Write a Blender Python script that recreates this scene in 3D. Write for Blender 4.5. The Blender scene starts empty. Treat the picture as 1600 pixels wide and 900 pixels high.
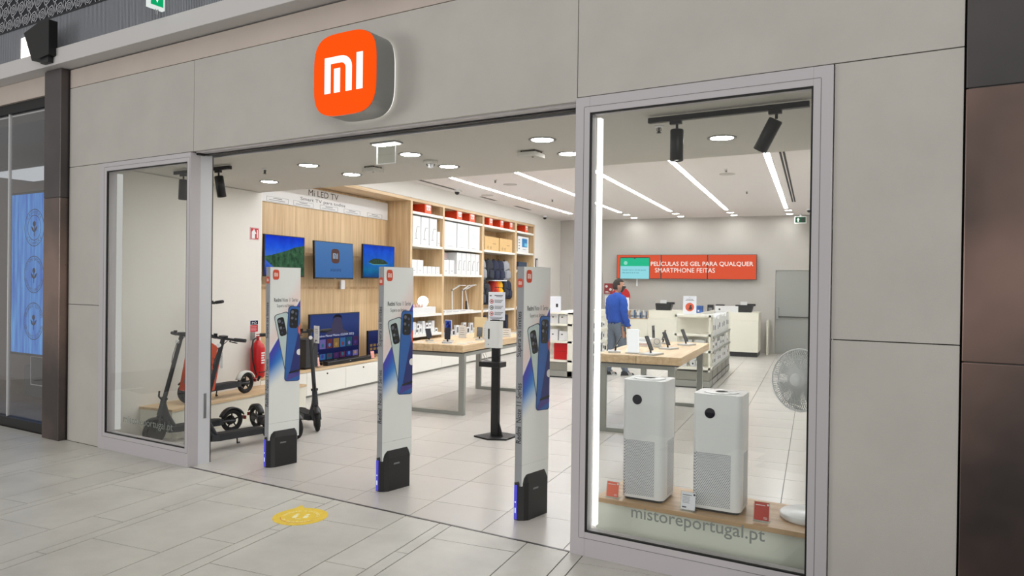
import bpy, math, random
from mathutils import Vector, Matrix
random.seed(7)
C = bpy.context.scene.collection
PI = math.pi
A = -0.14005                      # the shop front stands at a slight skew to the tile grid

# ---------------------------------------------------------------- camera
def make_camera():
    yaw, pit, rol = -0.3959168445, -0.0059689428, 0.0127628021
    cy, sy, cp, sp = math.cos(yaw), math.sin(yaw), math.cos(pit), math.sin(pit)
    f = Vector((sy*cp, cy*cp, sp)); r = Vector((cy, -sy, 0)); u = r.cross(f)
    cr, sr = math.cos(rol), math.sin(rol)
    r2 = cr*r + sr*u; u2 = -sr*r + cr*u
    m = Matrix((r2, u2, -f)).transposed().to_4x4(); m.translation = Vector((0, 0, 1.62))
    cam = bpy.data.cameras.new('camera'); cam.sensor_width = 36; cam.lens = 36*1130.44/1600
    cam.clip_start = 0.05; cam.clip_end = 100
    o = bpy.data.objects.new('camera', cam); C.objects.link(o); o.matrix_world = m
    bpy.context.scene.camera = o
make_camera()
# ---------------------------------------------------------------- world, light, exposure
sc = bpy.context.scene
sc.view_settings.view_transform = 'Standard'; sc.view_settings.look = 'None'
sc.view_settings.gamma = 1; sc.view_settings.exposure = 0.28; sc.view_settings.use_curve_mapping = False
wd = bpy.data.worlds.new('mall'); sc.world = wd; wd.use_nodes = True
wd.node_tree.nodes['Background'].inputs[0].default_value = (1.0, 0.975, 0.94, 1)
wd.node_tree.nodes['Background'].inputs[1].default_value = 0.30
STRIP_E, DOWN_E, MALL_E = 29.0, 55.0, 60.0
def area(name, loc, target, sx, sy, power, col=(1, 1, 1)):
    l = bpy.data.lights.new(name, 'AREA'); l.shape = 'RECTANGLE'; l.size = sx; l.size_y = sy; l.energy = power; l.color = col
    o = bpy.data.objects.new(name, l); C.objects.link(o); o.location = loc
    d = Vector(target) - Vector(loc); o.rotation_euler = d.to_track_quat('-Z', 'Y').to_euler(); return o
area('mall_top_fill', (-2.5, -1.0, 6.2), (-2.6, 3.0, 0.0), 7, 4, MALL_E, (1, .985, .975))  # unseen overhead fill, added to brighten the mall floor
area('mall_fill_right', (4.5, -4.5, 2.6), (-1.6, 3.8, 1.6), 4, 3, 215, (1, .98, .965))  # unseen frontal fill added for the facade, set clear of the glass reflections
area('mall_fill_left', (-12.5, -4.0, 2.8), (-4.5, 4.3, 2.0), 4, 3, 235, (1, .98, .965))  # matching unseen fill added on the left

# ---------------------------------------------------------------- materials
def lin(c):
    return tuple((v/255/12.92 if v/255 <= .04045 else ((v/255+.055)/1.055)**2.4) for v in c) + (1,)
MATS = {}
def mat(name, rgb, rough=.5, metal=0, noise=0, nscale=6, bump=0, bscale=40, emit=0, stretch=None, spec=.5, sheen=0):
    if name in MATS: return MATS[name]
    m = bpy.data.materials.new(name); m.use_nodes = True; nt = m.node_tree; b = nt.nodes['Principled BSDF']
    c = lin(rgb)
    b.inputs['Base Color'].default_value = c; b.inputs['Roughness'].default_value = rough
    b.inputs['Metallic'].default_value = metal; b.inputs['Specular IOR Level'].default_value = spec
    tc = nt.nodes.new('ShaderNodeTexCoord')
    src = tc.outputs['Object']
    if stretch:
        mp = nt.nodes.new('ShaderNodeMapping'); mp.inputs['Scale'].default_value = stretch
        nt.links.new(src, mp.inputs['Vector']); src = mp.outputs['Vector']
    if noise:
        n = nt.nodes.new('ShaderNodeTexNoise'); n.inputs['Scale'].default_value = nscale; n.inputs['Detail'].default_value = 6
        n.inputs['Roughness'].default_value = .6
        nt.links.new(src, n.inputs['Vector'])
        r = nt.nodes.new('ShaderNodeValToRGB'); r.color_ramp.elements[0].position = .3; r.color_ramp.elements[1].position = .7
        r.color_ramp.elements[0].color = tuple(max(0, v*(1-noise)) for v in c[:3]) + (1,)
        r.color_ramp.elements[1].color = tuple(min(1, v*(1+noise)) for v in c[:3]) + (1,)
        nt.links.new(n.outputs['Fac'], r.inputs['Fac']); nt.links.new(r.outputs['Color'], b.inputs['Base Color'])
    if bump:
        n2 = nt.nodes.new('ShaderNodeTexNoise'); n2.inputs['Scale'].default_value = bscale; n2.inputs['Detail'].default_value = 3
        nt.links.new(src, n2.inputs['Vector'])
        bp = nt.nodes.new('ShaderNodeBump'); bp.inputs['Strength'].default_value = bump; bp.inputs['Distance'].default_value = .01
        nt.links.new(n2.outputs['Fac'], bp.inputs['Height']); nt.links.new(bp.outputs['Normal'], b.inputs['Normal'])
    if emit:
        b.inputs['Specular IOR Level'].default_value = .05
        b.inputs['Emission Color'].default_value = c; b.inputs['Emission Strength'].default_value = emit*(.82 if emit < 3 else 1)
        if noise: nt.links.new(r.outputs['Color'], b.inputs['Emission Color'])
        if emit and not noise: b.inputs['Base Color'].default_value = (0, 0, 0, 1)
    MATS[name] = m; return m
def wood(name, c1, c2, axis='z', rough=.45):
    """oak laminate: long grain streaks along one axis"""
    m = bpy.data.materials.new(name); m.use_nodes = True; nt = m.node_tree; b = nt.nodes['Principled BSDF']
    tc = nt.nodes.new('ShaderNodeTexCoord'); mp = nt.nodes.new('ShaderNodeMapping')
    s = {'z': (14, 14, .7), 'y': (14, .7, 14), 'x': (.7, 14, 14)}[axis]; mp.inputs['Scale'].default_value = s
    nt.links.new(tc.outputs['Object'], mp.inputs['Vector'])
    n = nt.nodes.new('ShaderNodeTexNoise'); n.inputs['Scale'].default_value = 1.6; n.inputs['Detail'].default_value = 8; n.inputs['Distortion'].default_value = .4
    nt.links.new(mp.outputs['Vector'], n.inputs['Vector'])
    r = nt.nodes.new('ShaderNodeValToRGB'); r.color_ramp.elements[0].position = .34; r.color_ramp.elements[1].position = .66
    r.color_ramp.elements[0].color = lin(c1); r.color_ramp.elements[1].color = lin(c2)
    nt.links.new(n.outputs['Fac'], r.inputs['Fac']); nt.links.new(r.outputs['Color'], b.inputs['Base Color'])
    b.inputs['Roughness'].default_value = rough
    MATS[name] = m; return m
def glass_mat(name, tint=(1, 1, 1), refl=1.0):
    m = bpy.data.materials.new(name); m.use_nodes = True; nt = m.node_tree; nt.nodes.clear()
    out = nt.nodes.new('ShaderNodeOutputMaterial'); t = nt.nodes.new('ShaderNodeBsdfTransparent'); t.inputs[0].default_value = (*tint, 1)
    g = nt.nodes.new('ShaderNodeBsdfGlossy'); g.inputs['Roughness'].default_value = 0.0
    fr = nt.nodes.new('ShaderNodeFresnel'); ge = nt.nodes.new('ShaderNodeNewGeometry'); mr = nt.nodes.new('ShaderNodeMapRange')
    mr.inputs[3].default_value = 1.5; mr.inputs[4].default_value = 1/1.5      # same reflectance from both faces of the pane
    nt.links.new(ge.outputs['Backfacing'], mr.inputs[0]); nt.links.new(mr.outputs[0], fr.inputs['IOR'])
    mu = nt.nodes.new('ShaderNodeMath'); mu.operation = 'MULTIPLY'; mu.inputs[1].default_value = refl; mu.use_clamp = True
    nt.links.new(fr.outputs[0], mu.inputs[0])
    mx = nt.nodes.new('ShaderNodeMixShader'); nt.links.new(mu.outputs[0], mx.inputs[0])
    nt.links.new(t.outputs[0], mx.inputs[1]); nt.links.new(g.outputs[0], mx.inputs[2]); nt.links.new(mx.outputs[0], out.inputs[0])
    MATS[name] = m; return m
def brushed(name, c_lo, c_hi, rough=.32, metal=.85):
    """bronzed sheet metal, reflected mall light painted in as a drift between two tones"""
    m = mat(name, c_hi, rough, metal, 0); nt = m.node_tree; b = nt.nodes['Principled BSDF']
    tc = nt.nodes.new('ShaderNodeTexCoord'); mp = nt.nodes.new('ShaderNodeMapping'); mp.inputs['Scale'].default_value = (.9, .9, .8)
    n = nt.nodes.new('ShaderNodeTexNoise'); n.inputs['Scale'].default_value = 1.1; n.inputs['Detail'].default_value = 4
    r = nt.nodes.new('ShaderNodeValToRGB'); r.color_ramp.elements[0].position = .35; r.color_ramp.elements[1].position = .68
    r.color_ramp.elements[0].color = lin(c_lo); r.color_ramp.elements[1].color = lin(c_hi)
    nt.links.new(tc.outputs['Object'], mp.inputs[0]); nt.links.new(mp.outputs[0], n.inputs['Vector']); nt.links.new(n.outputs['Fac'], r.inputs[0]); nt.links.new(r.outputs[0], b.inputs['Base Color'])
    return m
def dots(name, base, hole, pitch, rad, rough=.4):
    """fine round perforation on moulded plastic; u runs round the body, v up it"""
    m = mat(name, base, rough); nt = m.node_tree; b = nt.nodes['Principled BSDF']; N = nt.nodes.new; L = nt.links.new
    tc = N('ShaderNodeTexCoord'); sp = N('ShaderNodeSeparateXYZ'); L(tc.outputs['Object'], sp.inputs[0])
    def mth(op, a, v=None):
        k = N('ShaderNodeMath'); k.operation = op; L(a, k.inputs[0]) if not isinstance(a, float) else None
        if v is not None:
            if isinstance(v, (int, float)): k.inputs[1].default_value = v
            else: L(v, k.inputs[1])
        return k.outputs[0]
    u = mth('ADD', sp.outputs[0], sp.outputs[1]); v = sp.outputs[2]
    def cell(uu, vv):
        fu = mth('SUBTRACT', mth('FRACT', mth('DIVIDE', uu, pitch)), .5); fv = mth('SUBTRACT', mth('FRACT', mth('DIVIDE', vv, pitch*1.6)), .5)
        fv = mth('MULTIPLY', fv, 1.6)
        return mth('SQRT', mth('ADD', mth('MULTIPLY', fu, fu), mth('MULTIPLY', fv, fv)))
    d1 = cell(u, v); d2 = cell(mth('ADD', u, pitch/2), mth('ADD', v, pitch*.8))
    d = mth('MINIMUM', d1, d2); k = mth('LESS_THAN', d, rad)
    mx = N('ShaderNodeMix'); mx.data_type = 'RGBA'; L(k, mx.inputs['Factor'])
    mx.inputs['A'].default_value = lin(base); mx.inputs['B'].default_value = lin(hole)
    L(mx.outputs['Result'], b.inputs['Base Color']); return m

M_panel = mat('fibre_cement', (190, 187, 180), .55, 0, .05, 2.2, .12, 260)
M_panel2 = mat('fibre_cement_joint', (40, 38, 36), .9)
M_frame = mat('window_aluminium', (193, 189, 192), .42, .1)
M_frame_w = mat('painted_post', (214, 216, 220), .4)
M_gasket = mat('rubber_gasket', (14, 14, 15), .6)
M_mtile = mat('mall_stone_tile', (202, 200, 192), .38, 0, .10, 2.6, .1, 90)
M_grout = mat('grout', (52, 50, 47), .9)
M_stile = mat('shop_porcelain_tile', (204, 200, 194), .25, 0, .03, 1.6, .04, 60)
M_wall = mat('wall_paint', (222, 219, 212), .7, 0, .015, 2)
M_wallb = mat('back_wall_paint', (196, 192, 187), .7, 0, .015, 2)
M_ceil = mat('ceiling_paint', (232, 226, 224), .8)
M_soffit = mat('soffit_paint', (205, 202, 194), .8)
M_beige = mat('header_stone', (196, 184, 174), .6, 0, .04, 3, .1, 200)
M_fasc = mat('bulkhead_paint', (206, 204, 203), .6)
M_brown = brushed('bronze_sheet', (96, 88, 86), (156, 134, 124), .34, .8)
M_dgrey = mat('dark_steel', (84, 82, 80), .35, .6, .06, 2)
M_black = mat('black_plastic', (22, 22, 24), .4)
M_blackm = mat('black_metal', (26, 26, 27), .45, .3)
M_rubber = mat('tyre_rubber', (24, 24, 25), .8, 0, .1, 60, .3, 120)
M_oakv = wood('oak_vertical', (196, 165, 124), (219, 192, 152), 'z')
M_oakh = wood('oak_lengthwise', (198, 168, 128), (222, 196, 158), 'y')
M_oakx = wood('oak_crosswise', (176, 142, 104), (205, 172, 134), 'x')
M_white = mat('white_laminate', (236, 234, 226), .35)
M_whitep = mat('white_plastic', (236, 237, 238), .3)
M_carton = mat('white_carton', (226, 226, 226), .5)
M_cream = mat('cream_metal', (232, 229, 215), .4)
M_grey = mat('grey_print', (120, 122, 126), .6)
M_dark = mat('dark_print', (38, 38, 42), .6)
M_steel = mat('grey_leg_steel', (158, 160, 154), .4, .35)
M_gbase = mat('grey_kick_metal', (150, 150, 143), .5, .1)
M_orange = mat('orange_carton', (226, 62, 22), .5)
M_kraft = mat('kraft_carton', (214, 178, 122), .7, 0, .04, 12)
M_red = mat('red_paint', (196, 18, 26), .35)
M_blue = mat('blue_knit', (20, 76, 172), .85, 0, .12, 22, .3, 220)
M_jean = mat('grey_denim', (104, 114, 128), .9, 0, .14, 40, .3, 300)
M_skin = mat('skin', (196, 142, 116), .55, 0, .05, 30)
M_hair = mat('dark_brown_hair', (38, 28, 22), .8, 0, .3, 60, .5, 160)
M_chrome = mat('brushed_steel', (170, 172, 174), .3, .9)
M_glass = glass_mat('shop_glass', (.975, .985, .975), 1.0)
M_acry = glass_mat('clear_acrylic', (.93, .96, .95), 1.0)
M_led = mat('lamp_white', (255, 253, 250), emit=DOWN_E)
M_strip = mat('strip_white', (249, 252, 255), emit=STRIP_E)
M_glow = mat('soft_lamp_white', (255, 250, 240), emit=3.0)
M_letter_g = mat('grey_vinyl', (128, 134, 128), .6)
M_ink = mat('print_ink', (44, 46, 50), .6)

# ---------------------------------------------------------------- mesh helpers
class MB:
    def __init__(s): s.v = []; s.f = []; s.m = []; s.mats = []; s.sm = []
    def _mi(s, m):
        if m is None: return 0
        if m not in s.mats: s.mats.append(m)
        return s.mats.index(m)
    def add(s, vs, fs, m=None, smooth=False, M=None):
        k = len(s.v); mi = s._mi(m)
        for p in vs:
            p = Vector(p); s.v.append(tuple(M @ p) if M is not None else tuple(p))
        for f in fs: s.f.append(tuple(i+k for i in f)); s.m.append(mi); s.sm.append(smooth)
        return s
    def box(s, x0, x1, y0, y1, z0, z1, m=None, M=None):
        vs = [(x0, y0, z0), (x1, y0, z0), (x1, y1, z0), (x0, y1, z0), (x0, y0, z1), (x1, y0, z1), (x1, y1, z1), (x0, y1, z1)]
        return s.add(vs, [(0, 3, 2, 1), (4, 5, 6, 7), (0, 1, 5, 4), (1, 2, 6, 5), (2, 3, 7, 6), (3, 0, 4, 7)], m, False, M)
    def prism(s, poly, z0, z1, m=None, M=None, smooth=False):
        """polygon in xy extruded along z"""
        n = len(poly); a = sum(poly[i][0]*poly[(i+1) % n][1]-poly[(i+1) % n][0]*poly[i][1] for i in range(n))
        if a < 0: poly = poly[::-1]
        vs = [(p[0], p[1], z0) for p in poly] + [(p[0], p[1], z1) for p in poly]
        s.add(vs, [tuple(range(n-1, -1, -1)), tuple(range(n, 2*n))], m, False, M)
        return s.add(vs, [(i, (i+1) % n, n+(i+1) % n, n+i) for i in range(n)], m, smooth, M)
    def lathe(s, prof, n=24, m=None, M=None, smooth=True):
        """profile [(r,z)...] turned round z"""
        vs = []; fs = []
        for r, z in prof:
            for i in range(n): a = 2*PI*i/n; vs.append((r*math.cos(a), r*math.sin(a), z))
        for j in range(len(prof)-1):
            for i in range(n): a = j*n+i; b = j*n+(i+1) % n; fs.append((a, b, b+n, a+n))
        if prof[0][0] > 1e-6: fs.append(tuple(range(n-1, -1, -1)))
        if prof[-1][0] > 1e-6: fs.append(tuple(range((len(prof)-1)*n, len(prof)*n)))
        return s.add(vs, fs, m, smooth, M)
    def cyl(s, p0, p1, r0, r1=None, n=14, m=None, M=None, smooth=True):
        r1 = r0 if r1 is None else r1; p0 = Vector(p0); p1 = Vector(p1); d = (p1-p0)
        T = Matrix.Translation(p0) @ d.to_track_quat('Z', 'Y').to_matrix().to_4x4()
        if M is not None: T = M @ T
        L = d.length
        vs = [(r*math.cos(2*PI*i/n), r*math.sin(2*PI*i/n), z) for r, z in ((r0, 0), (r1, L)) for i in range(n)]
        s.add(vs, [tuple(range(n-1, -1, -1)), tuple(range(n, 2*n))], m, False, T)
        return s.add(vs, [(i, (i+1) % n, n+(i+1) % n, n+i) for i in range(n)], m, smooth, T)
    def tube(s, pts, r, n=8, m=None, M=None):
        pts = [Vector(p) for p in pts]; rr = r if isinstance(r, (list, tuple)) else [r]*len(pts)
        vs = []; up = Vector((0, 0, 1)); prev = None
        for i, p in enumerate(pts):
            d = (pts[min(i+1, len(pts)-1)]-pts[max(i-1, 0)]).normalized()
            if prev is None: a = up if abs(d.z) < .9 else Vector((1, 0, 0)); x = d.cross(a).normalized()
            else: x = (prev - d*prev.dot(d)).normalized()
            prev = x; y = d.cross(x)
            for k in range(n): t = 2*PI*k/n; vs.append(tuple(p + rr[i]*(x*math.cos(t)+y*math.sin(t))))
        fs = [(j*n+k, j*n+(k+1) % n, (j+1)*n+(k+1) % n, (j+1)*n+k) for j in range(len(pts)-1) for k in range(n)]
        s.add(vs, fs, m, True, M)
        return s.add(vs, [tuple(range(n-1, -1, -1)), tuple(range((len(pts)-1)*n, len(pts)*n))], m, False, M)
    def torus(s, c, R, r, axis='y', n=32, k=10, m=None, M=None):
        vs = []
        for i in range(n):
            a = 2*PI*i/n
            for j in range(k):
                b = 2*PI*j/k; q = R+r*math.cos(b); w = r*math.sin(b); x, z = q*math.cos(a), q*math.sin(a)
                vs.append({'y': (c[0]+x, c[1]+w, c[2]+z), 'z': (c[0]+x, c[1]+z, c[2]+w), 'x': (c[0]+w, c[1]+x, c[2]+z)}[axis])
        fs = [(i*k+j, i*k+(j+1) % k, ((i+1) % n)*k+(j+1) % k, ((i+1) % n)*k+j) for i in range(n) for j in range(k)]
        return s.add(vs, fs, m, True, M)
    def plate(s, poly, y0, y1, m=None, M=None):
        """polygon in xz, thickness along y"""
        R = Matrix(((1, 0, 0, 0), (0, 0, -1, 0), (0, 1, 0, 0), (0, 0, 0, 1)))   # (x,y,z)->(x,-z,y)
        return s.prism(poly, -y1, -y0, m, R if M is None else M @ R)
    def plate_x(s, poly, x0, x1, m=None, M=None):
        """polygon in yz, thickness along x"""
        R = Matrix(((0, 0, 1, 0), (1, 0, 0, 0), (0, 1, 0, 0), (0, 0, 0, 1)))    # (x,y,z)->(z,x,y)
        return s.prism(poly, x0, x1, m, R if M is None else M @ R)
    def mesh(s, name, m=None):
        me = bpy.data.meshes.new(name); me.from_pydata(s.v, [], s.f)
        ms = s.mats if s.mats else [m]
        for q in ms: me.materials.append(q)
        if s.mats: me.polygons.foreach_set('material_index', s.m)
        me.polygons.foreach_set('use_smooth', s.sm); me.update(); return me
    def build(s, name, m=None, parent=None, bevel=0, seg=2):
        o = bpy.data.objects.new(name, s.mesh(name, m)); C.objects.link(o)
        if parent is not None: o.parent = parent
        if bevel:
            b = o.modifiers.new('bevel', 'BEVEL'); b.width = bevel; b.segments = seg; b.limit_method = 'ANGLE'; b.angle_limit = .6
        return o
def rrect(x0, x1, y0, y1, r, n=5):
    pts = []
    for cx, cy, a0 in ((x1-r, y1-r, 0), (x0+r, y1-r, PI/2), (x0+r, y0+r, PI), (x1-r, y0+r, 1.5*PI)):
        for i in range(n+1): a = a0+PI/2*i/n; pts.append((cx+r*math.cos(a), cy+r*math.sin(a)))
    return pts
def superell(w, h, e=3.2, n=48, cx=0, cy=0):
    out = []
    for i in range(n):
        a = 2*PI*i/n; c, s_ = math.cos(a), math.sin(a)
        out.append((cx+w/2*math.copysign(abs(c)**(2/e), c), cy+h/2*math.copysign(abs(s_)**(2/e), s_)))
    return out
def disc(r, n=24, cx=0, cy=0): return [(cx+r*math.cos(2*PI*i/n), cy+r*math.sin(2*PI*i/n)) for i in range(n)]
def tag(o, label=None, cat=None, group=None, kind=None):
    if label: o['label'] = label
    if cat: o['category'] = cat
    if group: o['group'] = group
    if kind: o['kind'] = kind
    return o
def thing(name, label, cat, loc=(0, 0, 0), rz=0, group=None):
    o = bpy.data.objects.new(name, None); o.empty_display_size = .1; C.objects.link(o)
    o.location = loc; o.rotation_euler = (0, 0, rz); return tag(o, label, cat, group)
def W(s, n, z=0): return (s*math.cos(A)-n*math.sin(A), s*math.sin(A)+n*math.cos(A), z)
def copy_tree(o, parent=None):
    c = o.copy(); C.objects.link(c); c.parent = parent
    for ch in list(o.children): copy_tree(ch, c)
    return c
def struct(name, mb, m, rz=0, label=None, **k):
    o = mb.build(name, m, None, **k); o.rotation_euler = (0, 0, rz); o['kind'] = 'structure'
    if label: o['label'] = label
    return o
FACE = {  # where the text's right, up and normal point
 '-y': Matrix(((1, 0, 0), (0, 0, -1), (0, 1, 0))),
 '+x': Matrix(((0, 0, 1), (1, 0, 0), (0, 1, 0))),
 '+z': Matrix(((1, 0, 0), (0, 1, 0), (0, 0, 1))),
 '-y_up': Matrix(((0, -1, 0), (0, 0, -1), (1, 0, 0))),
}
def text(body, c, width=None, height=None, face='-y', m=None, parent=None, depth=.0015, name='lettering', align='C', bold=0, rot=0, tilt=None):
    cu = bpy.data.curves.new('t', 'FONT'); cu.body = body; cu.size = 1; cu.extrude = 0; cu.offset = bold; cu.resolution_u = 3
    cu.align_x = 'CENTER'; cu.space_line = 1.15
    o = bpy.data.objects.new('t', cu); C.objects.link(o)
    dg = bpy.context.evaluated_depsgraph_get(); me = bpy.data.meshes.new_from_object(o.evaluated_get(dg))
    bpy.data.objects.remove(o); bpy.data.curves.remove(cu)
    me.name = name
    xs = [v.co.x for v in me.vertices]; ys = [v.co.y for v in me.vertices]
    w, h = max(xs)-min(xs), max(ys)-min(ys); cx, cy = (max(xs)+min(xs))/2, (max(ys)+min(ys))/2
    if align == 'L': cx = min(xs)
    sx = width/w if width else height/h; sy = height/h if height else sx
    R = FACE[face].to_4x4()
    T = Matrix.Translation(c) @ (tilt.to_4x4() if tilt else Matrix()) @ R @ Matrix.Rotation(rot, 4, 'Z') @ Matrix.Diagonal((sx, sy, 1, 1)) @ Matrix.Translation((-cx, -cy, 0))
    me.transform(T); me.materials.clear(); me.materials.append(m or M_ink)
    ob = bpy.data.objects.new(name, me); C.objects.link(ob)
    if parent is not None: ob.parent = parent
    return ob
def mi_shapes():
    """white strokes of the sign's two letters, in a box 1 wide and .8 high, centred"""
    t = .155
    def arc(cx, cy, r, a0, a1, n=6): return [(cx+r*math.cos(a0+(a1-a0)*i/n), cy+r*math.sin(a0+(a1-a0)*i/n)) for i in range(n+1)]
    x0, x1, y0, y1 = -.5, .22, -.42, .42
    arch = [(x0, y0), (x0+t, y0), (x0+t, y1-t)] + arc(x1-t-.14, y1-t-.14, .14, PI/2, 0) + [(x1-t, y0), (x1, y0)] + arc(x1-.28, y1-.28, .28, 0, PI/2) + [(x0, y1)]
    bar = [(x0+t+.1, y0), (x0+2*t+.1, y0), (x0+2*t+.1, .14), (x0+t+.1, .14)]
    i_ = [(.345, y0), (.5, y0), (.5, y1), (.345, y1)]
    return arch, bar, i_
def mi_logo(c, w, h, face, parent, m_bg, m_fg, th=.002, name='emblem'):
    R = Matrix.Translation(c) @ FACE[face].to_4x4()
    mb = MB(); mb.prism(superell(w, h, 3.6), 0, th, m_bg, R)
    for p in mi_shapes(): mb.prism([(x*w*.58, y*h*.44) for x, y in p], th, th*1.6, m_fg, R)
    return mb.build(name, None, parent)
def clip(poly, a, b, c):
    """keep a*x+b*y<=c"""
    out = []
    for i in range(len(poly)):
        p, q = poly[i], poly[(i+1) % len(poly)]; dp, dq = a*p[0]+b*p[1]-c, a*q[0]+b*q[1]-c
        if dp <= 0: out.append(p)
        if dp*dq < 0: t = dp/(dp-dq); out.append((p[0]+t*(q[0]-p[0]), p[1]+t*(q[1]-p[1])))
    return out
NX, NY = -math.sin(A), math.cos(A)
def parea(p): return abs(sum(p[i][0]*p[(i+1) % len(p)][1]-p[(i+1) % len(p)][0]*p[i][1] for i in range(len(p))))/2 if len(p) > 2 else 0

# ================================================================ FLOORS
base = struct('floor', MB().prism(clip([(-12, -1), (4, -1), (4, 6), (-12, 6)], NX, NY, 3.95), -.06, -.006), M_grout, label='grey stone mall floor of long and narrow tiles with dark joints')
gj = .0035; n_t = 0
for k in range(-8, 5):
    xb = -5.09 + .9585*k + 0  # k=0 starts a wide row
    for (dx0, dx1, y0) in ((0, .578, 3.15), (.578, .866, 3.445), (.866, .9585, 2.86)):
        for j in range(-4, 5):
            ya = y0 + .885*j; p = [(xb+dx0+gj, ya+gj), (xb+dx1-gj, ya+gj), (xb+dx1-gj, ya+.885-gj), (xb+dx0+gj, ya+.885-gj)]
            p = clip(p, NX, NY, 3.943)
            if parea(p) < 3e-4: continue
            cx = sum(q[0] for q in p)/len(p); cy = sum(q[1] for q in p)/len(p)
            if cy < 1.2 or cx > 1.4 or abs(cx) > 3.0*cy+.8: continue
            if n_t > 290: continue
            n_t += 1
            MB().prism(p, -.02, 0).build('tile', M_mtile, base)
sb = struct('floor', MB().prism(clip([(-9, 2.5), (1.6, 2.5), (1.6, 19.2), (-9, 19.2)], -NX, -NY, -3.957), -.06, -.004), M_grout, label='pale square-tiled shop floor behind the entrance line')
far = MB(); me_tile = None
for i in range(-12, 4):
    for j in range(-4, 25):
        x0 = -.21+.592*i; y0 = 4.73+.592*j; g = .0026
        p = [(x0+g, y0+g), (x0+.592-g, y0+g), (x0+.592-g, y0+.592-g), (x0+g, y0+.592-g)]
        q = clip(clip(p, -NX, -NY, -3.962), -1, 0, 6.95)
        if parea(q) < 1e-3: continue
        if y0 > 13 : far.prism(q, -.02, 0); continue
        if len(q) == 4 and parea(q) > .34:
            if me_tile is None:
                me_tile = MB().prism([(g, g), (.592-g, g), (.592-g, .592-g), (g, .592-g)], -.02, 0).mesh('tile', M_stile)
            o = bpy.data.objects.new('tile', me_tile); C.objects.link(o); o.location = (x0, y0, 0); o.parent = sb
        else: MB().prism(q, -.02, 0).build('tile', M_stile, sb)
o = far.build('distant_tiles', M_stile, sb); o['kind'] = 'stuff'
struct('trim_1', MB().box(-5.56, -1.9, 3.944, 3.962, -.03, .002), M_dgrey, A, label='thin dark metal threshold strip across the shop entrance')

# ================================================================ SHOP SHELL
struct('wall_left', MB().box(-6.55, -6.43, 5.03, 7.18, 0, 2.72), M_wall, label='plain off-white side wall behind the scooters')
struct('wall_left', MB().box(-7.05, -6.935, 7.1, 19, 0, 3.36), M_wall, label='rear wall plane behind the oak units')
struct('wall_left', MB().box(-6.93, -6.43, 7.19, 16.80, 3.085, 3.36), M_wall, label='white wall above the oak shelving')
struct('wall_left', MB().box(-6.93, -6.43, 16.80, 18.79, 0, 3.36), M_wall, label='white wall beyond the oak shelving')
struct('wall_back', MB().box(-7.2, 1.4, 18.8, 18.95, 0, 3.5), M_wallb, label='grey back wall of the shop behind the counter')
struct('wall_right', MB().box(.75, .87, 3.95, 19, 0, 3.5), M_wall, label='unseen right side wall of the shop')
struct('ceiling', MB().prism(clip([(-7.2, 3.5), (1.4, 3.5), (1.4, 19), (-7.2, 19)], -NX, -NY, -4.14), 3.36, 3.5), M_ceil, label='pinkish-white main ceiling with recessed light lines')
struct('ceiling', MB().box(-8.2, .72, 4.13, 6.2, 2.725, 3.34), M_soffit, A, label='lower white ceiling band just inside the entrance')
struct('baseboard_back', MB().box(-6.3, .7, 18.785, 18.8, 0, .07), M_wallb)

# ---- facade --------------------------------------------------------------------
wf = struct('wall_front', MB().box(-7.5, -5.53, 3.985, 4.06, 2.7, 3.72).box(-5.53, -1.9, 3.985, 4.06, 2.735, 3.72).box(-1.9, .12, 3.985, 4.06, 2.75, 3.72)
            .box(-7.5, -6.93, 3.985, 4.06, 0, 2.72).box(-.47, .12, 3.985, 4.06, 0, 2.76), M_panel2, A, label='grey panelled shop front around the entrance and windows')
g = .0025
def panel(s0, s1, z0, z1, n0=3.95, m=M_panel): MB().box(s0+g, s1-g, n0, 3.984, z0+g, z1-g).build('panel', m, wf, .001, 1)
panel(-7.5, -5.55, 2.722, 3.507); panel(-5.55, -1.905, 2.722, 3.507); panel(-1.905, .078, 2.745, 3.70)
panel(-7.5, -1.905, 3.507, 3.692, 3.95, M_beige)
panel(-7.5, -6.925, 1.36, 2.722); panel(-7.5, -6.925, 0, 1.36); panel(-.478, .078, 1.36, 2.745); panel(-.478, .078, 0, 1.36)
# header underside, sliding door tracks
hd = MB(); hd.box(-5.56, -1.9, 3.984, 4.125, 2.716, 2.735)
struct('trim_2', hd, M_frame, A, label='pale metal underside of the entrance header')
hd = MB(); hd.box(-5.56, -1.9, 4.06, 4.10, 2.706, 2.716, M_gasket); hd.box(-5.56, -1.9, 4.15, 4.165, 2.700, 2.724, M_chrome)
struct('trim_3', hd, M_chrome, A, label='slim metal door tracks above the entrance')
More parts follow.
